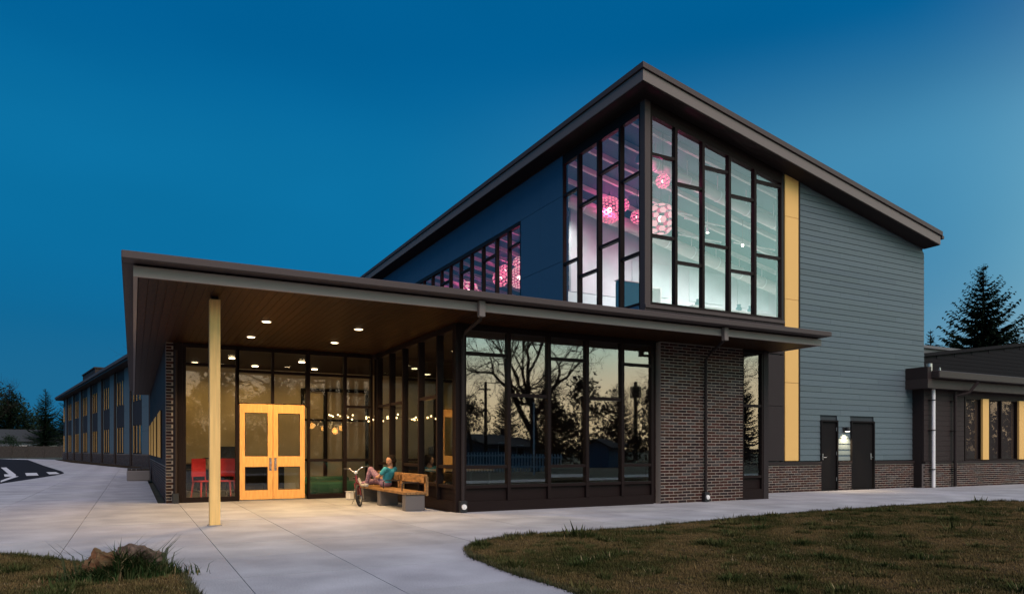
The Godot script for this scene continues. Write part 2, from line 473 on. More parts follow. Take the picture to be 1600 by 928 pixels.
# ------------------------------------------------------------------ light
func make_sky() -> void:
	var w := 512; var h := 256
	var im := Image.create(w, h, false, Image.FORMAT_RGBF)
	var west := Vector2(0.6, 0.8)
	var veil := FastNoiseLite.new()
	veil.seed = 21; veil.frequency = 0.9; veil.fractal_octaves = 4
	for j in h:
		var alt := PI / 2 - PI * (j + 0.5) / h
		for i in w:
			var az := TAU * (i + 0.5) / w
			var d := Vector2(sin(az), -cos(az))
			var k := d.dot(west)
			var c := Color(0.04, 0.045, 0.05)
			if alt > -0.02:
				var a := maxf(alt, 0.0)
				# the side away from the sunset: deep blue overhead, paler towards the horizon and towards the west
				var side := smoothstep(-1.0, 0.35, k)
				var near := Color(0.008, 0.125, 0.262).lerp(Color(0.20, 0.42, 0.54), side * side * side)
				var high := Color(0.0, 0.115, 0.305)
				c = near.lerp(high, smoothstep(0.02, 0.46, a))
				# a little lighter in the middle of the sky's face
				var mid := Color(0.003, 0.162, 0.365).lerp(Color(0.060, 0.262, 0.45), smoothstep(-0.6, 0.15, k))
				c = c.lerp(mid, smoothstep(0.05, 0.30, a) * (1.0 - smoothstep(0.34, 0.52, a)))
				c = c.lerp(Color(0.012, 0.10, 0.26), smoothstep(0.6, 1.4, a))
				# afterglow
				var s := pow(smoothstep(0.04, 1.0, k), 1.15)
				var g := Color(2.5, 1.75, 1.08)
				g = g.lerp(Color(2.1, 1.78, 1.40), smoothstep(0.03, 0.16, a))
				g = g.lerp(Color(1.30, 2.20, 1.90), smoothstep(0.09, 0.20, a))
				g = g.lerp(Color(0.56, 0.70, 0.84), smoothstep(0.22, 0.46, a))
				g = g.lerp(Color(0.10, 0.25, 0.45), smoothstep(0.75, 1.4, a))
				c = c.lerp(g, clampf(s, 0.0, 1.0))
			# thin high haze, hardly visible
			var hz := 1.0 + 0.08 * veil.get_noise_3d(cos(alt) * d.x * 2.0, sin(alt) * 6.0, cos(alt) * d.y * 2.0)
			im.set_pixel(i, j, Color(c.r * hz + 0.004 * (hz - 0.95), c.g * hz, c.b * hz))
	var sky := Sky.new()
	var sm := PanoramaSkyMaterial.new()
	sm.panorama = ImageTexture.create_from_image(im)
	sky.sky_material = sm
	var e := Environment.new()
	e.background_mode = Environment.BG_SKY
	e.sky = sky
	e.background_energy_multiplier = 1.0
	e.tonemap_mode = Environment.TONE_MAPPER_LINEAR
	e.tonemap_exposure = 1.0
	e.sdfgi_enabled = true; e.ssao_enabled = true; e.ssil_enabled = true
	var we := WorldEnvironment.new()
	we.name = "world_environment"
	we.environment = e
	add_child(we)

func _ready() -> void:
	rng.seed = 7
	var cam := Camera3D.new()
	cam.name = "camera"
	cam.projection = Camera3D.PROJECTION_FRUSTUM
	cam.near = 0.1; cam.far = 900.0
	cam.size = 0.1 * 928.0 / 1115.0
	cam.frustum_offset = Vector2(0, 0.1 * (703.5 - 464.0) / 1115.0)
	cam.position = CAM
	cam.rotation_degrees = Vector3(0, -28.0058, 0)
	add_child(cam)
	cam.current = true
	make_sky()
	var sun := DirectionalLight3D.new()  # the sun has just set: only its soft afterglow
	sun.name = "afterglow"
	sun.light_color = Color(1.0, 0.90, 0.88)
	sun.light_energy = 0.84
	sun.light_angular_distance = 44.0
	sun.shadow_enabled = true
	add_child(sun)
	sun.look_at_from_position(Vector3(-9, 55, 50), Vector3.ZERO)
	make_materials()
	ground()
	entrance_block()
	main_hall()
	lobby()
	hall_inside()
	classroom_wing()
	side_wing()
	surroundings()
	mirrored_surroundings()
	street_things()
	person()
	lawns()

# ------------------------------------------------------------------ ground
func V2(a: Array) -> PackedVector2Array:
	var p := PackedVector2Array()
	for q in a: p.append(Vector2(q[0], q[1]))
	return p

var lawn_right := PackedVector2Array()
var lawn_left := PackedVector2Array()

func ground() -> void:
	lawn_right = V2([[-2.35, 12.9], [-2.30, 7.4], [-2.32, 6.5], [-2.22, 5.5], [-2.0, 4.9], [-1.6, 4.42], [-1.1, 4.14], [-0.4, 4.02], [1.4, 4.02], [4.97, 3.46], [9.16, 3.22], [12.3, 3.2], [13.0, 3.6], [13.5, 4.1], [15.5, 6.0], [24, 12.9]])
	lawn_left = V2([[-5.26, 12.9], [-5.26, 6.3], [-5.28, 5.33], [-5.4, 4.85], [-6.0, 4.28], [-6.7, 3.3], [-7.1, 2.8], [-8.6, 0.8], [-13, -5], [-20, 2], [-20, 12.9]])
	var e := MB.new()
	e.prism(V2([[-900, -900], [900, -900], [900, 900], [-900, 900]]), -0.4, -0.10)
	struct("ground", e, M.earth)
	# joints: a dark bed under the pavement slabs
	var lot := V2([[-9.02, -31.6], [-9.1, -29.5], [-9.5, -25], [-10.2, -18.6], [-13, -9], [-45, -9], [-60, -112], [-22.6, -112], [-18, -100], [-12, -55], [-9.6, -38], [-9.1, -33.5]])
	var area := V2([[-45, -9], [-13, -5.2], [-20, 2], [-20, 16], [30, 16], [45, 8], [45, -1.45], [17.3, -1.45], [17.3, -1.9], [8.7, -1.9], [8.7, -0.25], [-0.1, -0.25], [-0.1, -5.6], [-5.2, -5.6], [-5.2, -24.5], [-5.4, -40], [-6.5, -52], [-14, -97], [-20, -113], [-60, -113]])
	var bed := MB.new()
	bed.prism(area, -0.09, -0.014)
	var pave := struct("pavement", bed, M.joint)
	# slabs
	var xs := [-60.0, -45.0, -36.0, -27.0, -20.0, -15.0, -11.0, -8.2, -6.5, -4.78, -3.6, -1.62, -0.06, 1.5, 3.0, 4.5, 6.0, 7.5, 9.0, 10.5, 12.0, 13.5, 15.0, 16.5, 18.0, 20.0, 23.0, 27.0, 32.0, 45.0]
	var zs := [-113.0, -95.0, -75.0, -60.0, -50.0, -42.0, -36.0, -31.0, -27.0, -23.5, -20.0, -17.0, -14.0, -11.0, -8.3, -5.5, -2.9, -0.4, 1.5, 2.9, 4.28, 5.7, 7.1, 8.5, 10.0, 13.0, 16.0]
	var shapes := [area]
	for cut in [lot, lawn_right, lawn_left]:
		var next := []
		for s in shapes: next.append_array(Geometry2D.clip_polygons(s, cut))
		shapes = next
	for i in xs.size() - 1:
		for j in zs.size() - 1:
			var cell := V2([[xs[i], zs[j]], [xs[i + 1], zs[j]], [xs[i + 1], zs[j + 1]], [xs[i], zs[j + 1]]])
			for s in shapes:
				if Geometry2D.is_polygon_clockwise(s): continue
				for p in Geometry2D.intersect_polygons(s, cell):
					for q in Geometry2D.offset_polygon(p, -0.004):
						if q.size() < 3: continue
						var b := MB.new()
						var t := rng.randf_range(0.88, 1.0)
						b.col = Color(t, t * rng.randf_range(0.985, 1.0), t * rng.randf_range(0.97, 1.01))
						b.prism(q, -0.05, rng.randf_range(-0.001, 0.001))
						part(pave, "paving_slab", b, M.concrete)
	var a := MB.new()
	a.prism(lot, -0.09, -0.008)
	var park := struct("parking_lot", a, M.asphalt)
	for m in [[[-14.23, -50.17], [-11.24, -30.73], [-10.95, -30.6], [-13.9, -50.2]], [[-10.55, -22.76], [-10.86, -28.54], [-10.60, -28.5], [-10.31, -21.0]],
			[[-11.65, -32.01], [-11.22, -32.33], [-10.71, -28.47], [-11.13, -28.23]], [[-10.95, -33.94], [-10.46, -34.29], [-9.9, -29.5], [-10.38, -29.26]], [[-10.11, -35.39], [-9.65, -35.41], [-9.19, -31.82], [-9.59, -31.13]]]:
		var k := MB.new()
		k.prism(V2(m), -0.02, -0.004 if m[0][0] < -14 else (-0.002 if m[0][0] > -10.7 and m[0][1] > -23 else 0.0))
		part(park, "road_marking", k, M.road_paint)
	for k in 2:
		var soil := MB.new()
		soil.prism([lawn_right, lawn_left][k], -0.09, 0.012)
		struct("lawn", soil, M.soil, ["patchy lawn to the right of the path", "corner of dry lawn left of the path"][k])

# ------------------------------------------------------------------ low entrance block
func entrance_block() -> void:
	var X := Vector3.RIGHT; var Z := Vector3.BACK; var O := Vector3.ZERO
	var T := placed("entrance_block", "low glazed entrance block with dark brick pier under a broad flat canopy roof", "building", Vector3(1.5, 0, -5))
	# roof: deck, stepped fascia, soffit planks
	var deck := MB.new()
	deck.prism(V2([[-5.66, 1.31], [-5.66, -24], [6.1, -24], [6.1, -1.76], [9.0, -1.76], [9.0, 1.31]]), 3.835, 4.05)
	var roof := part(T, "canopy_roof", deck, M.fascia_dark)
	var g := MB.new()
	g.bbox(Vector3(-5.87, 3.975, 1.31), Vector3(9.10, 4.09, 1.63), 0.012)
	g.bbox(Vector3(-5.87, 3.975, -24.1), Vector3(-5.66, 4.09, 1.309), 0.012)
	g.box(Vector3(9.0, 3.975, -1.74), Vector3(9.10, 4.088, 1.308))
	g.box(Vector3(-5.5, 4.05, -24), Vector3(6.1, 4.084, 1.305))
	g.box(Vector3(6.1, 4.05, -1.74), Vector3(9.0, 4.084, 1.305))
	part(roof, "gutter", g, M.roof_trim)
	var f := MB.new()
	f.box(Vector3(-5.72, 3.785, 1.312), Vector3(9.05, 3.94, 1.372))
	f.box(Vector3(-5.72, 3.786, -24), Vector3(-5.662, 3.94, 1.311))
	f.box(Vector3(9.002, 3.786, -1.74), Vector3(9.05, 3.94, 1.311))
	part(roof, "fascia", f, M.fascia)
	var sof := MB.new()
	sof.box(Vector3(-5.66, 3.822, -24), Vector3(0.0, 3.833, 1.31))
	var under := part(roof, "soffit", sof, M.dark)
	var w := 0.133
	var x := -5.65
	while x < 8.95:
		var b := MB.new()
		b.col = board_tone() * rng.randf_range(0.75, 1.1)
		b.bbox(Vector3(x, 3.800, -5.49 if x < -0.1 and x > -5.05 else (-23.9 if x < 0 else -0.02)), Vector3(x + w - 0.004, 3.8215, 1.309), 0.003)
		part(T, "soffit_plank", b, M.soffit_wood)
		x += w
	for p in [Vector3(-3.39, 3.8, -1.61), Vector3(-3.38, 3.8, -3.76), Vector3(-1.53, 3.8, -1.63), Vector3(-1.51, 3.8, -3.74)]:
		var ring := MB.new()
		ring.tube([p + Vector3.UP * 0.001, p - Vector3.UP * 0.012], [0.105, 0.10], 20)
		var lamp := part(T, "downlight", ring, M.white_paint)
		var lens := MB.new()
		lens.tube([p - Vector3.UP * 0.0125, p - Vector3.UP * 0.018], [0.08, 0.075], 20)
		part(lamp, "lamp_lens", lens, M.lamp_warm)
		spot(p - Vector3.UP * 0.03, p + Vector3(0, -3, 0), Color(1.0, 0.82, 0.58), 12.5, 66, 0.07, "downlight_beam", 0.35)
	# column
	var col := MB.new()
	col.bbox(Vector3(-4.605, 0, 0.24), Vector3(-4.44, 3.75, 0.40), 0.006)
	var cp := part(T, "column", col, M.column_wood)
	var cap := MB.new()
	cap.bbox(Vector3(-4.575, 3.75, 0.27), Vector3(-4.47, 3.80, 0.37), 0.005)
	part(cp, "column_head", cap, M.fascia_dark)
	var plate := MB.new()
	plate.bbox(Vector3(-4.63, 0.0, 0.215), Vector3(-4.415, 0.012, 0.425), 0.003)
	part(cp, "base_plate", plate, M.steel)
	# the glazed room's front
	var us := [0.21, 1.185, 2.16, 3.14, 4.105, 4.93]
	var bars := [[0.20 + 0.31, 0.91, 3.21], [0.51, 2.40], [0.51, 0.91, 3.22], [0.51, 2.40], [0.51, 0.91, 3.21]]
	curtain(T, "front_window", O, X, Z, us, 0.21, 3.68, 3.68, bars, M.glass, {"sill": 0.21, "head": 0.11, "solid": 0.52})
	var corner := MB.new()
	corner.box(Vector3(-0.02, 0, -0.13), Vector3(0.149, 3.79, 0.015))
	part(T, "corner_post", corner, M.bronze)
	# its side, facing the entrance
	var su := [0.16, 0.98, 2.09, 3.17, 4.13, 5.17, 5.40]
	var sb := [[0.51, 0.91], [0.51, 2.4], [0.51, 0.91], [0.51, 2.4], [0.51, 0.91, 2.4], [0.51]]
	curtain(T, "side_window", O, Vector3.FORWARD, Vector3.LEFT, su, 0.21, 3.68, 3.68, sb, M.glass, {"sill": 0.21, "head": 0.11, "solid": 0.52, "w": 0.05})
	# brick pier and the narrow window beside it
	bricks(T, "brick_pier", Vector3(0, 0, 0.045), X, Z, 5.18, 7.81, 0.0, 3.79, 300, 0.34)
	var jam := MB.new()
	jam.box(Vector3(4.992, 0, -0.3), Vector3(5.178, 3.79, -0.135))
	jam.box(Vector3(7.81, 0, -0.33), Vector3(8.72, 0.2, -0.15))
	part(T, "wall_end", jam, M.bronze)
	curtain(T, "narrow_window", O, X, Z, [7.87, 8.50], 0.26, 3.72, 3.72, [[0.58, 2.38]], M.glass, {"sill": 0.26, "head": 0.07, "solid": 0.59, "w": 0.06})
	var ret := MB.new()
	ret.box(Vector3(8.562, 0, -1.74), Vector3(8.73, 3.79, 0.03))
	part(T, "wall", ret, M.panel)
	# entrance front, set back under the canopy
	var D := Vector3(0, 0, -5.5)
	curtain(T, "entrance_window", D, X, Z, [-4.61, -3.50], 0.12, 3.70, 3.70, [[3.31]], M.glass_entry, {"sill": 0.12, "head": 0.09, "w": 0.08})
	curtain(T, "transom_window", D, X, Z, [-3.42, -2.62, -1.80], 2.42, 3.70, 3.70, [[3.2], [3.2]], M.glass_entry, {"sill": 0.07, "head": 0.09, "w": 0.04, "mw": 0.06})
	curtain(T, "entrance_window", D, X, Z, [-1.70, -0.79, -0.10], 0.12, 3.70, 3.70, [[0.99, 3.2], [0.99, 2.4, 3.2]], M.glass_entry, {"sill": 0.12, "head": 0.09, "w": 0.05})
	for k in 2:
		door_leaf(T, [-3.408, -2.618][k], [-2.628, -1.838][k], k == 0)
	var th := MB.new()
	th.box(Vector3(-3.42, 0.0, -5.62), Vector3(-1.83, 0.018, -5.42))
	part(T, "threshold", th, M.steel)
	bricks(T, "brick_strip", Vector3(0, 0, -5.48), X, Z, -5.04, -4.885, 0.0, 3.79, 300, 0.2)
	var jb := MB.new()
	jb.box(Vector3(-4.884, 0, -5.63), Vector3(-4.692, 3.79, -5.475))
	part(T, "entrance_jamb", jb, M.bronze)
	# left flank with its barred windows
	var L := Vector3(-5.04, 0, 0)
	var flank := MB.new()
	flank.box(Vector3(-5.02, 0, -24), Vector3(-4.86, 3.79, -5.62))
	part(T, "flank_wall", flank, M.siding_back)
	bricks(T, "flank_brick_base", L, Vector3.FORWARD, Vector3.LEFT, 5.7, 24.0, 0.0, 0.86, 300, 0.05)
	for r in 17:
		var b := MB.new()
		b.col = board_tone()
		b.slab(L, Vector3.FORWARD, Vector3.LEFT, 5.7, 24, 0.9 + r * 0.17, 1.065 + r * 0.17, 0.9 + r * 0.17, 1.065 + r * 0.17, -0.02, 0.0 + 0.004)
		part(T, "siding_board", b, M.brown_siding)
	for z in [8.0, 12.0, 16.0, 20.0]:
		var wi := curtain(T, "flank_window", Vector3(-5.06, 0, 0), Vector3.FORWARD, Vector3.LEFT, [z, z + 0.9, z + 1.8], 1.08, 2.26, 2.26, [[], []], M.glass, {"w": 0.05})
		for k in 3:
			var y := MB.new()
			y.slab(Vector3(-5.06, 0, 0), Vector3.FORWARD, Vector3.LEFT, z + k * 0.9 - 0.05, z + k * 0.9 + 0.05, 1.06, 2.3, 1.06, 2.3, 0.024, 0.045)
			part(wi, "yellow_fin", y, M.yellow)
	# rain pipes
	var pipes := [
		[Vector3(-0.13, 3.93, 1.43), [Vector3(-0.13, 3.70, 1.43), Vector3(-0.05, 3.66, 1.2), Vector3(0.10, 3.60, 0.25), Vector3(0.10, 3.45, 0.09), Vector3(0.10, 0.22, 0.09)], true],
		[Vector3(5.84, 3.93, 1.43), [Vector3(5.84, 3.70, 1.43), Vector3(5.95, 3.66, 1.2), Vector3(6.52, 3.60, 0.3), Vector3(6.52, 3.45, 0.11), Vector3(6.52, 0.22, 0.11)], true],
		[Vector3(-5.0, 3.62, -5.30), [Vector3(-4.84, 3.6, -5.30), Vector3(-4.84, 0.22, -5.38)], false]]
	for q in pipes:
		var p := MB.new()
		var pts: Array = q[1]
		var rr := []
		for k in pts: rr.append(0.036)
		p.tube(pts, rr, 10)
		var pipe := part(T, "downspout", p, M.fascia_dark)
		if q[2]:
			var hb := MB.new()
			hb.bbox(q[0] + Vector3(-0.06, -0.26, -0.05), q[0] + Vector3(0.06, 0.03, 0.05), 0.008)
			part(pipe, "conductor_box", hb, M.roof_fascia)
		var e: Vector3 = pts[pts.size() - 1]
		var boot := MB.new()
		boot.bbox(e + Vector3(-0.075, -0.21, -0.06), e + Vector3(0.075, 0.02, 0.06), 0.01)
		part(pipe, "pipe_boot", boot, M.black_plastic)
		if q[2]:
			var cap2 := MB.new()
			cap2.tube([e + Vector3(0, -0.10, 0.06), e + Vector3(0, -0.10, 0.085)], [0.056, 0.052], 16)
			cap2.tube([e + Vector3(0, -0.10, 0.085), e + Vector3(0, -0.10, 0.095)], [0.02, 0.018], 8)
			part(pipe, "cleanout_cap", cap2, M.white_paint)

func door_leaf(T: Node3D, x0: float, x1: float, left: bool) -> void:
	var z1 := -5.47
	var f := MB.new()
	var ys := [0.03, 0.26, 0.84, 1.10, 2.18, 2.40]
	for k in [0, 2, 4]: f.box(Vector3(x0 + 0.12, ys[k], z1 - 0.045), Vector3(x1 - 0.12, ys[k + 1], z1))
	f.bbox(Vector3(x0, 0.03, z1 - 0.045), Vector3(x0 + 0.12, 2.40, z1), 0.003)
	f.bbox(Vector3(x1 - 0.12, 0.03, z1 - 0.045), Vector3(x1, 2.40, z1), 0.003)
	var d := part(T, "door", f, M.yellow_door)
	for k in [1, 3]:
		var g := MB.new()
		g.quad(Vector3(x0 + 0.12, ys[k], z1 - 0.025), Vector3(x1 - 0.12, ys[k], z1 - 0.025), Vector3(x1 - 0.12, ys[k + 1], z1 - 0.025), Vector3(x0 + 0.12, ys[k + 1], z1 - 0.025))
		part(d, "pane", g, M.glass_entry)
		var r := MB.new()
		for q in [[x0 + 0.12, x0 + 0.135, ys[k], ys[k + 1]], [x1 - 0.135, x1 - 0.12, ys[k], ys[k + 1]], [x0 + 0.135, x1 - 0.135, ys[k], ys[k] + 0.015], [x0 + 0.135, x1 - 0.135, ys[k + 1] - 0.015, ys[k + 1]]]:
			r.box(Vector3(q[0], q[2], z1 - 0.02), Vector3(q[1], q[3], z1 - 0.006))
		part(d, "glazing_bead", r, M.fascia_dark)
	var hx := x1 - 0.055 if left else x0 + 0.055
	var h := MB.new()
	h.bbox(Vector3(hx - 0.03, 0.74, z1), Vector3(hx + 0.03, 1.06, z1 + 0.006), 0.002)
	h.tube([Vector3(hx, 0.80, z1 + 0.004), Vector3(hx, 0.80, z1 + 0.06), Vector3(hx, 1.0, z1 + 0.06), Vector3(hx, 1.0, z1 + 0.004)], [0.013, 0.013, 0.013, 0.013], 8)
	part(d, "handle", h, M.chrome)

# ------------------------------------------------------------------ tall hall
func roof_y(x: float) -> float: return 10.59 - 0.1976 * (x - 5.64)

func main_hall() -> void:
	var X := Vector3.RIGHT; var Z := Vector3.BACK
	var T := placed("main_hall", "tall hall with sloping roof, big corner window, yellow strip and blue-grey siding", "building", Vector3(12, 0, -15))
	var F := Vector3(0, 0, -1.75)
	var r := MB.new()
	var a := 5.64; var b := 18.14
	r.slab(Vector3.ZERO, X, Z, a, b, roof_y(a), roof_y(a) + 0.275, roof_y(b), roof_y(b) + 0.275, -34, -1.19)
	var roof := part(T, "roof", r, M.roof_fascia)
	var r2 := MB.new()
	r2.slab(Vector3.ZERO, X, Z, a + 0.03, b - 0.03, roof_y(a) + 0.27, roof_y(a) + 0.31, roof_y(b) + 0.27, roof_y(b) + 0.31, -33.9, -1.22)
	part(roof, "shadow_gap", r2, M.dark)
	var r3 := MB.new()
	r3.slab(Vector3.ZERO, X, Z, a - 0.04, b + 0.05, roof_y(a) + 0.30, roof_y(a) + 0.44, roof_y(b) + 0.29, roof_y(b) + 0.43, -34.05, -1.14)
	part(roof, "roof_edge", r3, M.roof_trim)
	var r4 := MB.new()
	r4.bbox(Vector3(b + 0.052, roof_y(b) + 0.20, -34), Vector3(b + 0.17, roof_y(b) + 0.31, -1.16), 0.015)
	part(roof, "gutter", r4, M.roof_trim)
	var so := MB.new()
	so.slab(Vector3.ZERO, X, Z, a + 0.02, 6.13, roof_y(a) - 0.02, roof_y(a) - 0.001, roof_y(6.13) - 0.02, roof_y(6.13) - 0.001, -33.9, -1.21)
	so.slab(Vector3.ZERO, X, Z, 6.131, b - 0.02, roof_y(6.13) - 0.02, roof_y(6.13) - 0.001, roof_y(b) - 0.02, roof_y(b) - 0.001, -1.74, -1.21)
	part(roof, "soffit", so, M.fascia_dark)
	# wall cores round the openings
	var c := MB.new()
	c.slab(F, X, Z, 6.40, 11.2, 0.0, 5.08, 0.0, 5.08, -0.22, -0.03)
	c.slab(F, X, Z, 11.26, 18.10, 0.0, roof_y(11.26) - 0.03, 0.0, roof_y(18.1) - 0.03, -0.22, -0.03)
	part(T, "front_wall", c, M.siding_back)
	var lw := MB.new()
	for q in [[-34.0, -1.98, 0.0, 5.08], [-8.5, -5.82, 5.08, 10.45], [-19.46, -8.5, 9.18, 10.45], [-34.0, -19.46, 5.08, 10.45]]:
		lw.box(Vector3(6.17, q[2], q[0]), Vector3(6.36, q[3], q[1]))
	part(T, "left_wall", lw, M.siding_back)
	var bw := MB.new()
	bw.slab(Vector3(0, 0, -33.9), X, Z, 6.37, 18.1, 0.0, roof_y(6.37) - 0.03, 0.0, roof_y(18.1) - 0.03, 0.0, 0.2)
	bw.slab(Vector3(17.9, 0, 0), Vector3.FORWARD, X, 1.98, 33.7, 0.0, roof_y(18.1) - 0.03, 0.0, roof_y(18.1) - 0.03, 0.0, 0.2)
	part(T, "back_wall", bw, M.siding_back)
	# corner window, front and left faces
	var y_f := func(x: float) -> float: return roof_y(x) - 0.37
	var fb := [[6.93, 9.07], [6.32, 8.44], [6.95, 9.07], [6.33, 8.45], [6.91, 9.04]]
	curtain(T, "corner_window_front", F, X, Z, [6.38, 7.19, 8.16, 9.14, 10.14, 11.19], 5.16, y_f.call(6.38), y_f.call(11.19), fb, M.glass_hall, {"w": 0.05, "mw": 0.085, "th": 0.075, "head": 0.35, "sill": 0.07})
	var lb := [[6.49, 8.63], [7.09, 9.21], [6.48, 8.60], [7.05, 9.18]]
	curtain(T, "corner_window_left", Vector3(6.15, 0, 0), Vector3.FORWARD, Vector3.LEFT, [1.98, 2.83, 3.88, 4.91, 5.74], 5.16, 10.15, 10.15, lb, M.glass_hall, {"w": 0.03, "mw": 0.085, "th": 0.075, "head": 0.3, "sill": 0.07})
	var cp := MB.new()
	cp.bbox(Vector3(6.135, 4.08, -1.95), Vector3(6.328, 10.46, -1.735), 0.008)
	part(T, "corner_post", cp, M.roof_trim)
	var cb := []
	var cu := [8.57, 9.45, 10.44, 11.59, 12.65, 13.71, 14.78, 15.78, 16.83, 17.9, 18.9]
	for k in 10: cb.append([[6.4, 8.47], [6.5], [6.4, 8.5], [7.1], [6.9, 8.5], [7.2], [6.8, 8.46], [7.2], [6.9, 8.5], [7.2]][k])
	curtain(T, "clerestory_window", Vector3(6.15, 0, 0), Vector3.FORWARD, Vector3.LEFT, cu, 5.16, 9.05, 9.05, cb, M.glass_hall, {"w": 0.06, "mw": 0.085, "th": 0.08, "head": 0.13, "sill": 0.07})
	# flat panels: below the front window, beside the yellow strip, along the left wall
	var px := [6.15, 7.19, 8.16, 9.14, 10.14, 11.33]
	for k in 5: panel(T, F, X, Z, px[k], px[k + 1], 4.08, 4.98, M.panel)
	var ledge := MB.new()
	ledge.bbox(Vector3(6.13, 4.99, -1.76), Vector3(11.33, 5.085, -1.70), 0.008)
	part(T, "window_ledge", ledge, M.roof_trim)
	for q in [[8.74, 9.9], [9.9, 10.55], [10.55, 11.33]]:
		for y in [[0.93, 2.55], [2.55, 4.06]]: panel(T, F, X, Z, q[0], q[1], y[0], y[1], M.panel)
	for y in [[0.93, 3.26], [3.26, 5.74], [5.74, 8.19]]: panel(T, F, X, Z, 11.345, 11.925, y[0], y[1], M.yellow, "yellow_panel", 0.03)
	panel(T, F, X, Z, 11.345, 11.925, 8.19, roof_y(11.345) - 0.03, M.yellow, "yellow_panel", 0.03, 8.19, roof_y(11.925) - 0.03)
	var zs := [5.80]
	while zs[-1] < 33: zs.append(zs[-1] + (1.385 if zs.size() < 3 else 1.085))
	for k in zs.size() - 1:
		for y in [[4.08, 5.09], [5.09, 7.15], [7.15, 9.19], [9.19, 10.45]]:
			if zs[k] > 8.4 and zs[k + 1] < 19.6 and y[0] > 5.0 and y[1] < 9.3: continue
			panel(T, Vector3(6.15, 0, 0), Vector3.FORWARD, Vector3.LEFT, zs[k], zs[k + 1], y[0], y[1], M.navy_panel)
	for q in [[2.0, 3.88], [3.88, 5.8]]: panel(T, Vector3(6.15, 0, 0), Vector3.FORWARD, Vector3.LEFT, q[0], q[1], 4.08, 5.09, M.navy_panel)
	# blue-grey lap siding
	var tr := MB.new()
	tr.box(Vector3(11.932, 0.93, -1.75), Vector3(11.99, roof_y(11.99) - 0.03, -1.715))
	part(T, "siding_trim", tr, M.fascia_dark)
	var e := 0.1755
	var k := 0
	while 0.93 + k * e < 9.3:
		var y0 := 0.93 + k * e
		var y1 := y0 + e - 0.007
		var xe := minf(18.12, 5.64 + (10.59 - y0 - 0.05) / 0.1976)
		if xe < 12.2: break
		var xt := minf(18.12, 5.64 + (10.59 - y1 - 0.05) / 0.1976)
		var runs := [[11.995, xe]]
		if y0 < 2.18: runs = [[11.995, 12.90], [13.68, 14.30], [15.45, xe]]
		var split := []
		for q in runs:
			var u: float = q[0]
			var j: float = q[0] + fmod(k * 1.37, 3.2) + 0.5
			while j < q[1] - 0.5:
				split.append([u, j - 0.002]); u = j + 0.002; j += 3.66
			split.append([u, q[1]])
		for q in split:
			var bd := MB.new()
			bd.col = board_tone()
			var u0: float = q[0]; var u1: float = q[1]
			var ut: float = xt if q[1] == xe else q[1]
			bd.hexa([F + Vector3(u0, y0, -0.02), F + Vector3(u1, y0, -0.02), F + Vector3(u1, y0, 0.018), F + Vector3(u0, y0, 0.018),
				F + Vector3(u0, y1, -0.02), F + Vector3(ut, y1, -0.02), F + Vector3(ut, y1, 0.004), F + Vector3(u0, y1, 0.004)])
			part(T, "siding_board", bd, M.siding)
		k += 1
	# brick base with its cap, doors and wall lamp
	var B := Vector3(0, 0, -1.69)
	for q in [[10.0, 12.90], [13.68, 14.30], [15.45, 17.72]]:
		bricks(T, "brick_base", B, X, Z, q[0], q[1], 0.0, 0.80, 300, 0.09)
		var cap := MB.new()
		cap.bbox(B + Vector3(q[0] - 0.01, 0.803, -0.07), B + Vector3(q[1] + 0.005, 0.90, 0.03), 0.012)
		part(T, "base_cap", cap, M.fascia_dark)
	hinge_door(T, Vector3(0, 0, -1.72), 12.90, 13.68, 2.13, true)
	hinge_door(T, Vector3(0, 0, -1.72), 14.30, 15.45, 2.13, false)
	var lp := Vector3(14.0, 1.84, -1.73)
	var s := MB.new()
	s.bbox(lp + Vector3(-0.07, -0.04, 0), lp + Vector3(0.07, 0.14, 0.03), 0.01)
	s.tube([lp + Vector3(0, 0.10, 0.02), lp + Vector3(0, 0.10, 0.12)], [0.03, 0.03], 8)
	s.tube([lp + Vector3(0, 0.13, 0.12), lp + Vector3(0, 0.0, 0.12)], [0.05, 0.085], 14)
	var lamp := part(T, "wall_lamp", s, M.black_plastic)
	var bl := MB.new()
	bl.tube([lp + Vector3(0, -0.002, 0.12), lp + Vector3(0, -0.008, 0.12)], [0.07, 0.065], 14)
	part(lamp, "lamp_lens", bl, M.lamp_white)
	spot(lp + Vector3(0, -0.02, 0.12), lp + Vector3(0, -2, 0.10), Color(1, 0.86, 0.68), 3.6, 60, 0.03, "wall_lamp_beam")

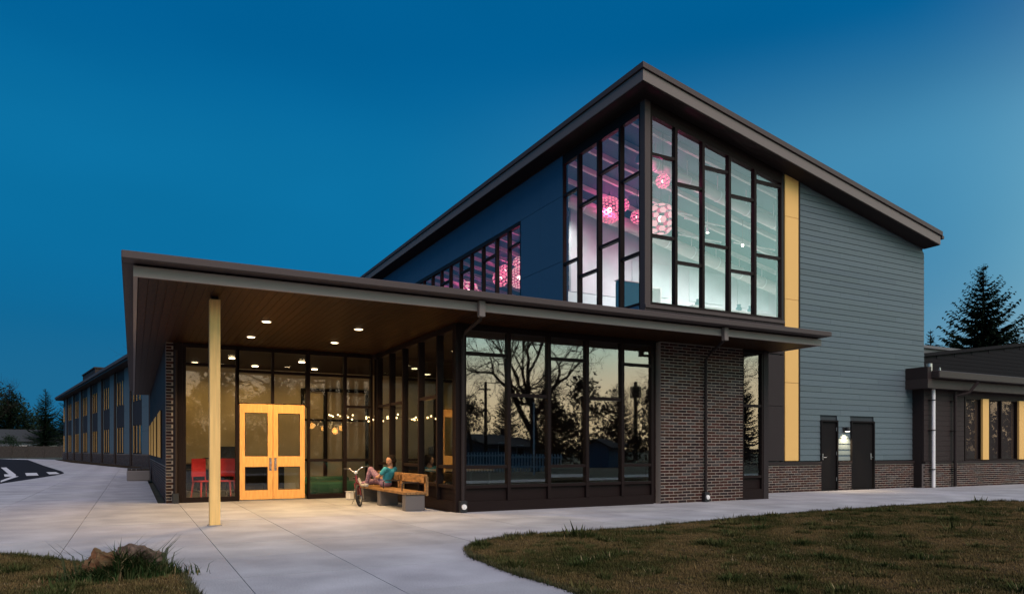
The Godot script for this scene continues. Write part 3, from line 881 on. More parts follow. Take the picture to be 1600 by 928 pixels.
# ------------------------------------------------------------------ rooms behind the glass
func lobby() -> void:
	var T := placed("lobby_shell", "plaster walls, floor and ceiling of the lit lobby behind the entrance glass", "interior", Vector3(0, 0, -9))
	var fl := MB.new()
	fl.prism(V2([[-4.86, -5.62], [-0.05, -5.62], [-0.05, -5.3], [0.13, -5.3], [0.13, -0.14], [6.1, -0.14], [6.1, -9.6], [-4.86, -9.6]]), -0.05, 0.016)
	part(T, "floor", fl, M.lobby_floor)
	var ce := MB.new()
	ce.prism(V2([[-4.86, -5.62], [-0.05, -5.62], [-0.05, -5.3], [0.13, -5.3], [0.13, -0.14], [6.1, -0.14], [6.1, -9.6], [-4.86, -9.6]]), 3.70, 3.81)
	part(T, "ceiling", ce, M.panel)
	var wa := MB.new()
	wa.box(Vector3(-4.86, 0.016, -9.75), Vector3(6.1, 3.70, -9.6))
	wa.box(Vector3(-4.858, 0.016, -9.6), Vector3(-4.80, 3.70, -5.64))
	part(T, "wall", wa, M.plaster)
	var rw := MB.new()
	rw.box(Vector3(6.10, 0.016, -9.6), Vector3(6.168, 3.70, -0.35))
	rw.box(Vector3(2.3, 0.016, -9.58), Vector3(6.09, 3.68, -9.5))
	part(T, "dark_wall", rw, M.panel)
	for q in [[-4.2, -8.6], [-2.6, -8.6], [-0.9, -8.6], [-3.4, -7.0], [-1.6, -7.0]]:
		var p := Vector3(q[0], 3.69, q[1])
		var l := MB.new()
		l.tube([p, p - Vector3.UP * 0.02], [0.09, 0.085], 16)
		part(T, "ceiling_light", l, M.lamp_warm)
		spot(p - Vector3.UP * 0.04, p + Vector3(0, -3, -0.4 if q[1] < -8 else 0.0), Color(1.0, 0.78, 0.42), 0.85 if q[1] < -8 else 0.3, 70, 0.06, "lobby_light")
	# an inner doorway, dark framed, on the back wall
	var dw := placed("inner_doorway", "black framed glazed inner doorway in the lobby's back wall right of the entrance doors", "door", Vector3(-0.55, 0, -9.5))
	curtain(dw, "door_frame", Vector3(0, 0, -9.52), Vector3.RIGHT, Vector3.BACK, [-1.0, -0.35, 0.25, 0.95], 0.12, 3.1, 3.1, [[0.95, 2.2], [2.2], [0.95, 2.2]], M.glass_entry, {"w": 0.09, "mw": 0.10, "sill": 0.10, "frame": M.dark})
	# counter along the wall with a small screen
	var cn := placed("counter", "long wooden counter against the lobby's back wall", "counter", Vector3(-3.4, 0, -9.2))
	var top := MB.new()
	top.bbox(Vector3(-4.75, 0.86, -9.58), Vector3(-1.7, 0.90, -8.95), 0.006)
	part(cn, "counter_top", top, M.birch)
	for k in 5:
		var cd := MB.new()
		cd.bbox(Vector3(-4.73 + k * 0.605, 0.10, -9.5), Vector3(-4.73 + k * 0.605 + 0.598, 0.855, -8.98), 0.004)
		part(cn, "cabinet_door", cd, M.dark)
	var tv := placed("screen", "small black screen standing on the lobby counter behind the left door", "screen", Vector3(-3.25, 0.9, -9.3))
	var sc := MB.new()
	sc.bbox(Vector3(-3.50, 0.98, -9.33), Vector3(-3.02, 1.36, -9.29), 0.006)
	part(tv, "case", sc, M.black_plastic)
	var st := MB.new()
	st.bbox(Vector3(-3.36, 0.902, -9.40), Vector3(-3.16, 0.915, -9.24), 0.004)
	st.box(Vector3(-3.29, 0.915, -9.35), Vector3(-3.23, 1.0, -9.332))
	part(tv, "stand", st, M.black_plastic)
	var bx := placed("display_box", "pale wooden box on a dark table behind the yellow column", "box", Vector3(-3.85, 0.75, -7.6))
	var bb := MB.new()
	bb.bbox(Vector3(-4.05, 0.755, -7.75), Vector3(-3.60, 1.02, -7.45), 0.008)
	part(bx, "body", bb, M.birch)
	var lid := MB.new()
	lid.bbox(Vector3(-4.07, 1.021, -7.77), Vector3(-3.58, 1.05, -7.43), 0.006)
	part(bx, "lid", lid, M.black_plastic)
	var tb := placed("table", "dark low table with thin legs in the lobby left of the entrance doors", "table", Vector3(-3.95, 0, -7.6))
	var tt := MB.new()
	tt.bbox(Vector3(-4.6, 0.71, -8.0), Vector3(-3.35, 0.75, -7.2), 0.006)
	part(tb, "table_top", tt, M.black_plastic)
	for q in [[-4.5, -7.9], [-3.45, -7.9], [-4.5, -7.3], [-3.45, -7.3]]:
		var lg := MB.new()
		lg.tube([Vector3(q[0], 0.016, q[1]), Vector3(q[0], 0.712, q[1])], [0.018, 0.022], 8)
		part(tb, "leg", lg, M.black_plastic)
	# red chairs
	var ch := thing("chair", "red chair in the lobby just left of the yellow column", "chair", Vector3(-4.12, 0.016, -6.75), "red chairs in the lobby", 0.5)
	var seat := MB.new()
	seat.bbox(Vector3(-0.21, 0.42, -0.21), Vector3(0.21, 0.455, 0.21), 0.012)
	part(ch, "seat", seat, M.red)
	var back := MB.new()
	back.bbox(Vector3(-0.20, 0.55, -0.24), Vector3(0.20, 1.02, -0.205), 0.012)
	back.tube([Vector3(-0.18, 0.43, -0.2), Vector3(-0.18, 0.9, -0.235)], [0.014, 0.014], 6)
	back.tube([Vector3(0.18, 0.43, -0.2), Vector3(0.18, 0.9, -0.235)], [0.014, 0.014], 6)
	part(ch, "backrest", back, M.red)
	for q in [[-1, -1], [1, -1], [-1, 1], [1, 1]]:
		var lg := MB.new()
		lg.tube([Vector3(q[0] * 0.18, 0.425, q[1] * 0.17), Vector3(q[0] * 0.22, 0.0, q[1] * 0.22)], [0.028, 0.016], 8)
		part(ch, "leg", lg, M.red)
	copy(ch, "chair", Vector3(-3.62, 0.016, -6.7), -0.4, "red chair in the lobby between the yellow column and the left door", "red chairs in the lobby")
	# green sofa
	var so := placed("sofa", "low dark green sofa behind the glass right of the entrance doors", "sofa", Vector3(-1.0, 0.016, -6.5))
	var sb := MB.new()
	sb.bbox(Vector3(-1.62, 0.06, -6.9), Vector3(-0.30, 0.40, -6.15), 0.05)
	part(so, "seat", sb, M.green)
	var sk := MB.new()
	sk.bbox(Vector3(-1.62, 0.30, -7.08), Vector3(-0.30, 0.52, -6.89), 0.05)
	part(so, "backrest", sk, M.green)
	for q in [[-1.5, -6.8], [-0.42, -6.8], [-1.5, -6.25], [-0.42, -6.25]]:
		var lg := MB.new()
		lg.tube([Vector3(q[0], 0.016, q[1]), Vector3(q[0], 0.07, q[1])], [0.02, 0.025], 8)
		part(so, "leg", lg, M.black_plastic)
	# strings of small bulbs hanging in the glazed room
	var where := [Vector3(-0.35, 2.2, -7.6), Vector3(0.35, 2.15, -6.3), Vector3(0.95, 2.12, -5.6), Vector3(0.75, 2.15, -7.4), Vector3(1.2, 2.08, -4.7)]
	var say := ["in the lobby, farthest left of them", "just behind the entrance's inner corner", "behind the middle of the side window", "farthest back behind the side window", "nearest the front corner post"]
	for k in 5:
		var c := placed("chandelier", "chandelier of small warm bulbs hanging " + say[k], "chandelier", where[k] + Vector3.UP * 0.3, "bulb chandeliers in the glazed room")
		var rod := MB.new()
		rod.tube([Vector3(where[k].x, 3.70, where[k].z), where[k]], [0.008, 0.008], 6)
		part(c, "rod", rod, M.black_plastic)
		for b in 9:
			var t := TAU * b / 9 + k
			var q: Vector3 = where[k] + Vector3(cos(t) * 0.34, rng.randf_range(-0.06, 0.12), sin(t) * 0.34)
			var arm := MB.new()
			arm.tube([where[k], q + Vector3.UP * 0.03], [0.006, 0.006], 5)
			part(c, "arm", arm, M.black_plastic)
			var bu := MB.new()
			bu.ball(q, Vector3.ONE * 0.026, 8)
			part(c, "bulb", bu, M.bulb_warm)
		omni(where[k] + Vector3.DOWN * 0.12, Color(1.0, 0.68, 0.32), 0.12, 0.1, "chandelier_light")
	# chairs and tables in the dark room, seen faintly
	var dt := placed("table", "wooden table in the dark glazed room behind the bench", "table", Vector3(2.0, 0, -4.6))
	var d1 := MB.new()
	d1.bbox(Vector3(1.2, 0.70, -5.3), Vector3(2.8, 0.74, -3.9), 0.008)
	part(dt, "table_top", d1, M.birch)
	for q in [[1.3, -5.2], [2.7, -5.2], [1.3, -4.0], [2.7, -4.0]]:
		var lg := MB.new()
		lg.tube([Vector3(q[0], 0.016, q[1]), Vector3(q[0], 0.70, q[1])], [0.022, 0.028], 8)
		part(dt, "leg", lg, M.black_plastic)

func ico_cells(splits := 1) -> Array:  # the cells round the corners of a twice split icosahedron: [centre, rim points]
	var t := (1.0 + sqrt(5.0)) / 2.0
	var v := []
	for s in [[-1, t, 0], [1, t, 0], [-1, -t, 0], [1, -t, 0], [0, -1, t], [0, 1, t], [0, -1, -t], [0, 1, -t], [t, 0, -1], [t, 0, 1], [-t, 0, -1], [-t, 0, 1]]:
		v.append(Vector3(s[0], s[1], s[2]).normalized())
	var f := [[0, 11, 5], [0, 5, 1], [0, 1, 7], [0, 7, 10], [0, 10, 11], [1, 5, 9], [5, 11, 4], [11, 10, 2], [10, 7, 6], [7, 1, 8], [3, 9, 4], [3, 4, 2], [3, 2, 6], [3, 6, 8], [3, 8, 9], [4, 9, 5], [2, 4, 11], [6, 2, 10], [8, 6, 7], [9, 8, 1]]
	var f2 := f
	for round in splits:
		var mid := {}
		f2 = []
		for q in f:
			var m := []
			for k in 3:
				var a: int = q[k]; var b: int = q[(k + 1) % 3]
				var key := Vector2i(mini(a, b), maxi(a, b))
				if not mid.has(key):
					mid[key] = v.size()
					v.append(((v[a] + v[b]) / 2.0).normalized())
				m.append(mid[key])
			f2.append_array([[q[0], m[0], m[2]], [q[1], m[1], m[0]], [q[2], m[2], m[1]], m])
		f = f2
	var cells := []
	for i in v.size():
		var rim := []
		for q in f2:
			if i in q: rim.append(((v[q[0]] + v[q[1]] + v[q[2]]) / 3.0).normalized())
		var n: Vector3 = v[i]
		var a := n.cross(Vector3.UP if absf(n.y) < 0.9 else Vector3.RIGHT).normalized()
		var b := n.cross(a)
		rim.sort_custom(func(p, q): return atan2(p.dot(b), p.dot(a)) < atan2(q.dot(b), q.dot(a)))
		cells.append([n, rim])
	return cells

func hall_inside() -> void:
	var X := Vector3.RIGHT; var Z := Vector3.BACK
	var T := placed("hall_shell", "pale walls, floor and beamed ceiling of the lit upper hall behind the corner window", "interior", Vector3(10, 4.3, -5))
	var fl := MB.new()
	fl.box(Vector3(6.37, 4.12, -33.6), Vector3(17.88, 4.3, -1.98))
	part(T, "floor", fl, M.hall_floor)
	var ce := MB.new()
	ce.slab(Vector3.ZERO, X, Z, 6.37, 17.88, roof_y(6.37) - 0.10, roof_y(6.37) - 0.03, roof_y(17.88) - 0.10, roof_y(17.88) - 0.03, -33.6, -1.98)
	part(T, "ceiling", ce, M.hall_ceiling)
	var z := -2.6
	while z > -30:
		var bm := MB.new()
		bm.slab(Vector3.ZERO, X, Z, 6.38, 17.85, roof_y(6.38) - 0.24, roof_y(6.38) - 0.101, roof_y(17.85) - 0.24, roof_y(17.85) - 0.101, z - 0.05, z + 0.05)
		part(T, "ceiling_beam", bm, M.beam)
		z -= 1.05
	var w := MB.new()
	w.slab(Vector3(0, 0, -7.6), X, Z, 7.6, 17.88, 6.72, roof_y(7.6) - 0.25, 6.72, roof_y(17.88) - 0.25, -0.12, 0.0)
	part(T, "wall", w, M.hall_wall)
	var wl := MB.new()
	wl.box(Vector3(6.4, 4.301, -7.72), Vector3(17.88, 6.70, -7.605))
	part(T, "wall", wl, M.hall_wall_low)
	var rw := MB.new()
	rw.box(Vector3(17.80, 4.301, -33.5), Vector3(17.885, 8.0, -1.99))
	part(T, "wall", rw, M.hall_wall)
	var iw := MB.new()  # inner face of the blue front wall
	iw.slab(Vector3(0, 0, -1.98), X, Z, 11.3, 17.79, 4.301, roof_y(11.3) - 0.25, 4.301, roof_y(17.79) - 0.25, -0.03, 0.0)
	part(T, "wall", iw, M.hall_wall)
	for q in [[8.55, -6.9, 0.22], [8.35, -3.1, 0.16]]:
		var du := MB.new()
		du.tube([Vector3(7.0, roof_y(7.0) - 0.75, q[1]), Vector3(17.6, roof_y(17.6) - 0.75, q[1])], [q[2], q[2]], 14)
		var dp := part(T, "air_duct", du, M.beam)
		for k in 9:
			var st := MB.new()
			var x := 7.6 + k * 1.2
			st.tube([Vector3(x, roof_y(x) - 0.75, q[1]), Vector3(x + 0.04, roof_y(x + 0.04) - 0.75, q[1])], [q[2] + 0.012, q[2] + 0.012], 14)
			st.box(Vector3(x, roof_y(x) - 0.75 + q[2], q[1] - 0.01), Vector3(x + 0.02, roof_y(x) - 0.12, q[1] + 0.01))
			part(dp, "duct_band", st, M.white_paint)
	for x in [10.2, 12.9, 15.4]:
		var pn := MB.new()
		pn.bbox(Vector3(x, 6.9, -7.598), Vector3(x + 1.7, 8.1, -7.55), 0.01)
		part(T, "wall_panel", pn, M.hall_wall_low)
	for x in [11.6, 14.4]:
		var od := MB.new()
		od.box(Vector3(x, 4.302, -7.603), Vector3(x + 1.0, 6.45, -7.57))
		var ow := part(T, "inner_door", od, M.birch)
		var og := MB.new()
		og.box(Vector3(x + 0.35, 5.2, -7.569), Vector3(x + 0.65, 6.2, -7.56))
		part(ow, "door_glass", og, M.teal)
	var bl := placed("low_partition", "dark teal partition standing in the hall behind the left corner panes", "partition", Vector3(7.7, 4.3, -4.3))
	var pm := MB.new()
	pm.bbox(Vector3(7.25, 4.302, -4.55), Vector3(8.15, 6.38, -4.4), 0.01)
	part(bl, "panel", pm, M.teal)
	var pc := MB.new()
	pc.bbox(Vector3(7.23, 6.381, -4.57), Vector3(8.17, 6.42, -4.38), 0.006)
	part(bl, "cap", pc, M.beam)
	var sh := placed("shelf_unit", "pale shelf unit in the hall behind the leftmost front pane", "shelf", Vector3(8.9, 4.3, -5.2))
	for q in [[8.35, 8.40, 4.302, 6.55], [9.45, 9.50, 4.302, 6.55]]:
		var sd := MB.new()
		sd.box(Vector3(q[0], q[2], -5.6), Vector3(q[1], q[3], -5.1))
		part(sh, "side_panel", sd, M.white_paint)
	for y in [4.6, 5.25, 5.9, 6.5]:
		var sd := MB.new()
		sd.box(Vector3(8.401, y, -5.59), Vector3(9.449, y + 0.04, -5.11))
		part(sh, "shelf", sd, M.white_paint)
	# perforated round pendants
	var coarse := ico_cells(1)
	var finer := ico_cells(2)
	var list := [
		[Vector3(8.44, 9.33, -6.52), 0.44, "large pink perforated globe pendant in the third pane of the left corner window", M.pink_shade],
		[Vector3(7.32, 8.64, -4.28), 0.2, "smaller pink globe pendant half hidden by the mullion right of the large pink one", M.pink_shade],
		[Vector3(8.96, 8.93, -5.68), 0.22, "small pink globe pendant partly behind the corner post", M.pink_shade],
		[Vector3(8.41, 8.25, -3.82), 0.46, "largest pale globe pendant in the leftmost front pane", M.white_shade],
		[Vector3(7.41, 8.79, -2.54), 0.2, "small pink globe pendant above the largest one in the leftmost front pane", M.pink_shade],
		[Vector3(9.03, 9.3, -15.27), 0.27, "upper small pink globe behind the clerestory window", M.pink_shade],
		[Vector3(7.94, 8.47, -13.58), 0.34, "larger pink globe below the small one behind the clerestory window", M.pink_shade],
		[Vector3(8.15, 8.88, -12.34), 0.24, "small pale globe at the clerestory window's right end", M.white_shade],
		[Vector3(7.91, 8.14, -11.9), 0.42, "pale globe low at the clerestory window's right end", M.white_shade],
		[Vector3(9.2, 9.25, -19.6), 0.5, "whitish globe low in the middle of the clerestory window", M.white_shade],
		[Vector3(9.7, 9.2, -21.3), 0.5, "pink globe overlapping the whitish one behind the clerestory window", M.pink_shade]]
	for q in list:
		var c: Vector3 = q[0]; var r: float = q[1]
		var p := placed("globe_pendant", q[2], "pendant lamp", c + Vector3.UP * r, "round perforated pendants in the hall")
		var s := MB.new()
		var lining := MB.new()
		for cell in (finer if r > 0.4 and r < 0.45 else coarse):
			var n: Vector3 = cell[0]; var rim: Array = cell[1]
			for k in rim.size():
				var a: Vector3 = rim[k]; var b: Vector3 = rim[(k + 1) % rim.size()]
				var a1 := a.lerp(n, 0.34).normalized() * r; var b1 := b.lerp(n, 0.34).normalized() * r
				var up := n * r * 1.03; var dn := n * r * 0.99
				s.tri(c + up, c + a1, c + b1)
				lining.tri(c + dn, c + b1 * 0.98, c + a1 * 0.98)
				s.quad(c + a1 * 0.98, c + b1 * 0.98, c + b1, c + a1)
		var shade := part(p, "lamp_shade", s, q[3])
		part(shade, "lining", lining, M.lining)
		var bu := MB.new()
		bu.ball(c, Vector3.ONE * r * 0.2, 12)
		part(p, "bulb", bu, M.bulb_pink)
		var co := MB.new()
		co.tube([c + Vector3.UP * r, Vector3(c.x, roof_y(c.x) - 0.1, c.z)], [0.008, 0.008], 6)
		part(p, "cord", co, M.black_plastic)
		omni(c, Color(1.0, 0.34, 0.66), 0.25 + r * 1.5, r * 0.1, "globe_light")
	# track spots and plain ceiling lamps that light the hall
	for q in [[6.75, -6.9, 7.0], [9.6, -4.6, 16.0], [12.6, -4.6, 17.0], [15.6, -4.8, 12.0], [9.4, -12.0, 7.0], [12.5, -16.0, 7.0], [12.4, -23.0, 4.0]]:
		var y := roof_y(q[0]) - 1.0
		var o := placed("ceiling_lamp", "white globe lamp on a short rod in the hall, %s" % {6.75: "beside the left corner panes", 9.6: "left of the front window's middle", 12.6: "behind the yellow strip", 15.6: "behind the blue siding", 9.4: "behind the clerestory's right end", 12.5: "behind the middle of the clerestory", 12.4: "behind the clerestory's far left end"}[q[0]], "ceiling lamp", Vector3(q[0], y, q[1]), "ceiling lamps in the hall")
		var g := MB.new()
		g.ball(Vector3(q[0], y, q[1]), Vector3.ONE * 0.045, 12)
		part(o, "bulb", g, M.lamp_white)
		var rod := MB.new()
		rod.tube([Vector3(q[0], y + 0.07, q[1]), Vector3(q[0], y + 0.9, q[1])], [0.01, 0.01], 6)
		part(o, "rod", rod, M.fascia)
		spot(Vector3(q[0], y - 0.075, q[1]), Vector3(q[0], 0, q[1] - 2.0), Color(0.98, 0.98, 0.97), q[2], 78, 0.06, "hall_light")
	for q in [[[11.3, 8.55, -4.9], "third front pane"], [[12.0, 9.2, -6.0], "third front pane, upper"], [[13.6, 8.65, -5.0], "fifth front pane"], [[9.9, 8.7, -5.2], "second front pane"]]:
		var at := Vector3(q[0][0], q[0][1], q[0][2])
		var o := placed("track_spot", "small bright track spotlight seen in the %s" % q[1], "spotlight", at, "track spotlights in the hall")
		var can := MB.new()
		can.tube([at + Vector3(-0.02, 0.16, 0.02), at], [0.045, 0.05], 10)
		can.tube([at + Vector3(-0.01, 0.16, 0.01), Vector3(at.x, roof_y(at.x) - 0.1, at.z)], [0.008, 0.008], 5)
		part(o, "can", can, M.white_paint)
		var le := MB.new()
		le.ball(at - Vector3.UP * 0.01, Vector3(0.05, 0.02, 0.05), 10)
		part(o, "lamp_lens", le, M.lamp_white)
		var trk := MB.new()
		trk.box(Vector3(at.x - 1.0, roof_y(at.x) - 0.62, at.z - 0.02), Vector3(at.x + 1.0, roof_y(at.x) - 0.58, at.z + 0.02))
		part(o, "track", trk, M.white_paint)
	var vs := [[9.5, "leftmost"], [11.2, "middle"], [11.7, "rightmost"]]
	for q in vs:
		var o := placed("vase", "%s small blue vase on the low shelf behind the front window" % q[1], "vase", Vector3(q[0], 5.62, -3.4), "blue vases in the hall")
		var b := MB.new()
		b.tube([Vector3(q[0], 5.62, -3.4), Vector3(q[0], 5.72, -3.4), Vector3(q[0], 5.80, -3.4), Vector3(q[0], 5.85, -3.4)], [0.06, 0.10, 0.05, 0.07], 12)
		part(o, "body", b, M.teal)
	var ls := placed("low_shelf", "long low white shelf along the front window of the hall", "shelf", Vector3(11, 4.3, -3.4))
	var tp := MB.new()
	tp.bbox(Vector3(9.1, 5.57, -3.6), Vector3(13.0, 5.615, -3.2), 0.006)
	part(ls, "shelf", tp, M.white_paint)
	for x in [9.2, 11.05, 12.9]:
		var s := MB.new()
		s.box(Vector3(x - 0.02, 4.302, -3.58), Vector3(x + 0.02, 5.569, -3.22))
		part(ls, "leg", s, M.white_paint)

# ------------------------------------------------------------------ far classroom wing and the wing to the right
func classroom_wing() -> void:
	var A := Vector3(-4.723, 0, -41.27)
	var U := Vector3(-0.16252, 0, -0.98670)
	var N := Vector3(-0.98670, 0, 0.16252)
	var T := placed("classroom_wing", "long two storey classroom wing in blue and dark panels with yellow fins", "building", A + U * 28)
	var core := MB.new()
	core.slab(A, U, N, -20, 56, 0, 7.7, 0, 7.7, -14, -0.1)
	part(T, "wall", core, M.siding_back)
	var rf := MB.new()
	rf.slab(A, U, N, -20.6, 56.6, 7.7, 8.05, 7.7, 8.05, -14, 0.75)
	var roof := part(T, "roof", rf, M.fascia_dark)
	var ed := MB.new()
	ed.slab(A, U, N, -20.6, 56.62, 7.88, 8.10, 7.88, 8.10, 0.752, 0.85)
	part(roof, "gutter", ed, M.roof_trim)
	var chm := MB.new()
	chm.slab(A, U, N, 36, 46.5, 8.05, 10.2, 8.05, 10.2, -5.0, -1.2)
	chm.slab(A, U, N, 35.9, 46.6, 10.2, 10.34, 10.2, 10.34, -5.1, -1.1)
	part(roof, "roof_box", chm, M.brown_siding)
	bricks(T, "brick_base", A + N * 0.03, U, N, -3.0, 55.9, 0.0, 0.95, 300, 0.1)
	var cs := [-2.8, 4.4, 11.6, 18.8, 26.1, 33.4, 40.5, 47.5, 54.0]
	for i in 9:
		var c: float = cs[i]
		var h := 1.75 if i < 8 else 0.9
		for y in [[1.09, 3.03], [4.9, 6.73]]:
			var wn := curtain(T, "window", A, U, N, [c - h, c - h / 3, c + h / 3, c + h], y[0], y[1], y[1], [[], [], []], M.glass, {"w": 0.05})
			for k in 3:
				var f := MB.new()
				var u := c - h + (k + 0.5) * h * 0.68
				f.slab(A, U, N, u - 0.055, u + 0.055, y[0] - 0.04, y[1] + 0.04, y[0] - 0.04, y[1] + 0.04, 0.032, 0.045)
				part(wn, "yellow_fin", f, M.yellow)
		panel(T, A, U, N, c - h, c + h, 3.10, 4.84, M.panel, "panel", 0.02)
		panel(T, A, U, N, c - h, c + h, 6.8, 7.69, M.panel, "panel", 0.0)
		if i < 8:
			var e: float = cs[i + 1] - (1.75 if i < 7 else 0.9)
			for y in [[0.97, 2.6], [2.6, 4.3], [4.3, 6.0], [6.0, 7.69]]:
				panel(T, A, U, N, c + h + 0.06, e - 0.06, y[0], y[1], M.siding, "siding_panel", 0.03)
			var dp := MB.new()
			dp.tube([A + U * (c + h + 0.3) + N * 0.12 + Vector3.UP * 0.1, A + U * (c + h + 0.3) + N * 0.12 + Vector3.UP * 7.7], [0.08, 0.08], 8)
			part(T, "downspout", dp, M.fascia_dark)
	var gs := MB.new()
	gs.prism(V2([[A.x + N.x * 0.1, A.z], [A.x + U.x * 55 + N.x * 0.1, A.z + U.z * 55], [A.x + U.x * 55 - 0.9, A.z + U.z * 55], [A.x + U.x * 30 - 1.6, A.z + U.z * 30], [A.x - 1.0, A.z]]), -0.05, 0.05)
	struct("planting_strip", gs, M.soil, "dark strip of grass along the foot of the classroom wing")

func side_wing() -> void:
	var X := Vector3.RIGHT; var Z := Vector3.BACK
	var T := placed("side_wing", "low brown wing at the right with brick base and dark hipped roof", "building", Vector3(24, 0, -5))
	var F := Vector3(0, 0, -1.35)
	var c := MB.new()
	c.box(Vector3(17.47, 0, -1.74), Vector3(34, 3.3, -1.42))
	c.box(Vector3(33.7, 0, -12), Vector3(34, 3.3, -1.75))
	part(T, "wall", c, M.fascia_dark)
	bricks(T, "brick_base", F + Vector3(0, 0, 0.04), X, Z, 17.47, 33.0, 0.0, 0.80, 300, 0.1)
	var cap := MB.new()
	cap.bbox(Vector3(17.46, 0.803, -1.40), Vector3(33.0, 0.88, -1.28), 0.01)
	part(T, "base_cap", cap, M.fascia_dark)
	for k in 14:
		var y := 0.89 + k * 0.17
		for q in ([[17.47, 19.75], [28.6, 33.0]] if y < 3.05 else [[17.47, 33.0]]):
			var b := MB.new()
			b.col = board_tone()
			b.slab(F, X, Z, q[0], q[1], y, y + 0.163, y, y + 0.163, -0.06, 0.012)
			part(T, "siding_board", b, M.brown_siding)
	var us := [19.87, 20.78, 22.05, 23.08, 24.35, 25.4, 26.7, 28.4]
	var w := curtain(T, "ribbon_window", F, X, Z, us, 0.95, 3.03, 3.03, [[], [], [], [], [], [], []], M.glass_entry, {"w": 0.08})
	for x in [20.78, 23.12, 25.45, 27.7]:
		var f := MB.new()
		f.slab(F, X, Z, x - 0.05, x + 0.32, 0.92, 3.06, 0.92, 3.06, 0.032, 0.10)
		part(w, "yellow_fin", f, M.yellow)
	# stepped eave and hipped roof
	var e := MB.new()
	e.box(Vector3(17.09, 3.28, -1.74), Vector3(34.6, 3.58, -0.97))
	var ea := part(T, "eave", e, M.eave)
	var g := MB.new()
	g.bbox(Vector3(17.3, 3.60, -1.74), Vector3(34.8, 3.84, -0.72), 0.02)
	part(ea, "gutter", g, M.eave)
	var eb := MB.new()
	eb.box(Vector3(17.092, 3.582, -1.74), Vector3(17.29, 3.97, -0.98))
	part(ea, "eave_end", eb, M.fascia_dark)
	var r := MB.new()
	r.quad(Vector3(17.4, 3.845, -0.98), Vector3(34.6, 3.845, -0.98), Vector3(34.6, 4.3, -6.0), Vector3(18.2, 4.3, -6.0))
	r.quad(Vector3(17.4, 3.835, -0.98), Vector3(18.2, 4.29, -6.0), Vector3(34.6, 4.29, -6.0), Vector3(34.6, 3.835, -0.98))
	part(T, "roof", r, M.roofing)
	var up := MB.new()
	up.slab(Vector3(0, 0, -6), X, Z, 18.2, 46, 3.3, 4.5, 3.3, 8.02, -13, 0)
	var uw := part(T, "upper_wall", up, M.roofing)
	for k in 22:
		var y := 4.28 + k * 0.17
		var x0 := maxf(18.2, 18.2 + (y + 0.17 - 4.5) / 0.1266)
		if x0 > 44: break
		var b := MB.new()
		b.slab(Vector3(0, 0, -6), X, Z, x0, 46, y, y + 0.16, y, y + 0.16, 0.0, 0.02)
		part(uw, "siding_board", b, M.roofing)
	var ur := MB.new()
	ur.slab(Vector3(0, 0, -6), X, Z, 18.1, 46.2, 4.49, 4.64, 8.05, 8.20, -13.1, 0.1)
	part(T, "upper_roof", ur, M.roofing)
	var v := MB.new()
	v.tube([Vector3(17.62, 3.84, -1.25), Vector3(17.62, 4.12, -1.25)], [0.09, 0.09], 10)
	v.tube([Vector3(17.95, 3.84, -1.1), Vector3(17.95, 4.0, -1.1)], [0.05, 0.02], 8)
	part(T, "roof_vent", v, M.steel)
	var pipes := [[17.77, 0.055, M.white_paint], [18.99, 0.05, M.fascia_dark]]
	for q in pipes:
		var p := MB.new()
		p.tube([Vector3(q[0], 0.02, -1.20), Vector3(q[0], 3.27, -1.20)], [q[1], q[1]], 10)
		if q[0] > 18: p.tube([Vector3(q[0], 3.1, -1.2), Vector3(q[0] + 0.35, 3.2, -0.95), Vector3(q[0] + 0.5, 3.55, -0.72)], [q[1], q[1], q[1]], 8)
		var pp := part(T, "downspout", p, q[2], "", "white pipe running down the wall" if q[0] < 18 else "")
		for y in [0.6, 1.9, 2.9]:
			var k := MB.new()
			k.bbox(Vector3(q[0] - 0.08, y, -1.34), Vector3(q[0] + 0.08, y + 0.03, -1.14), 0.004)
			part(pp, "pipe_bracket", k, M.fascia_dark)
	var hb := placed("rear_block", "grey flat roofed block seen beyond the dark roof at the right", "building", Vector3(56, 0, -24))
	var hm := MB.new()
	hm.box(Vector3(40, 0, -30), Vector3(72, 9.0, -20))
	part(hb, "wall", hm, M.roof_grey)
	var hr := MB.new()
	hr.box(Vector3(39.8, 9.0, -30.2), Vector3(72.2, 9.2, -19.8))
	part(hb, "roof", hr, M.roof_grey)

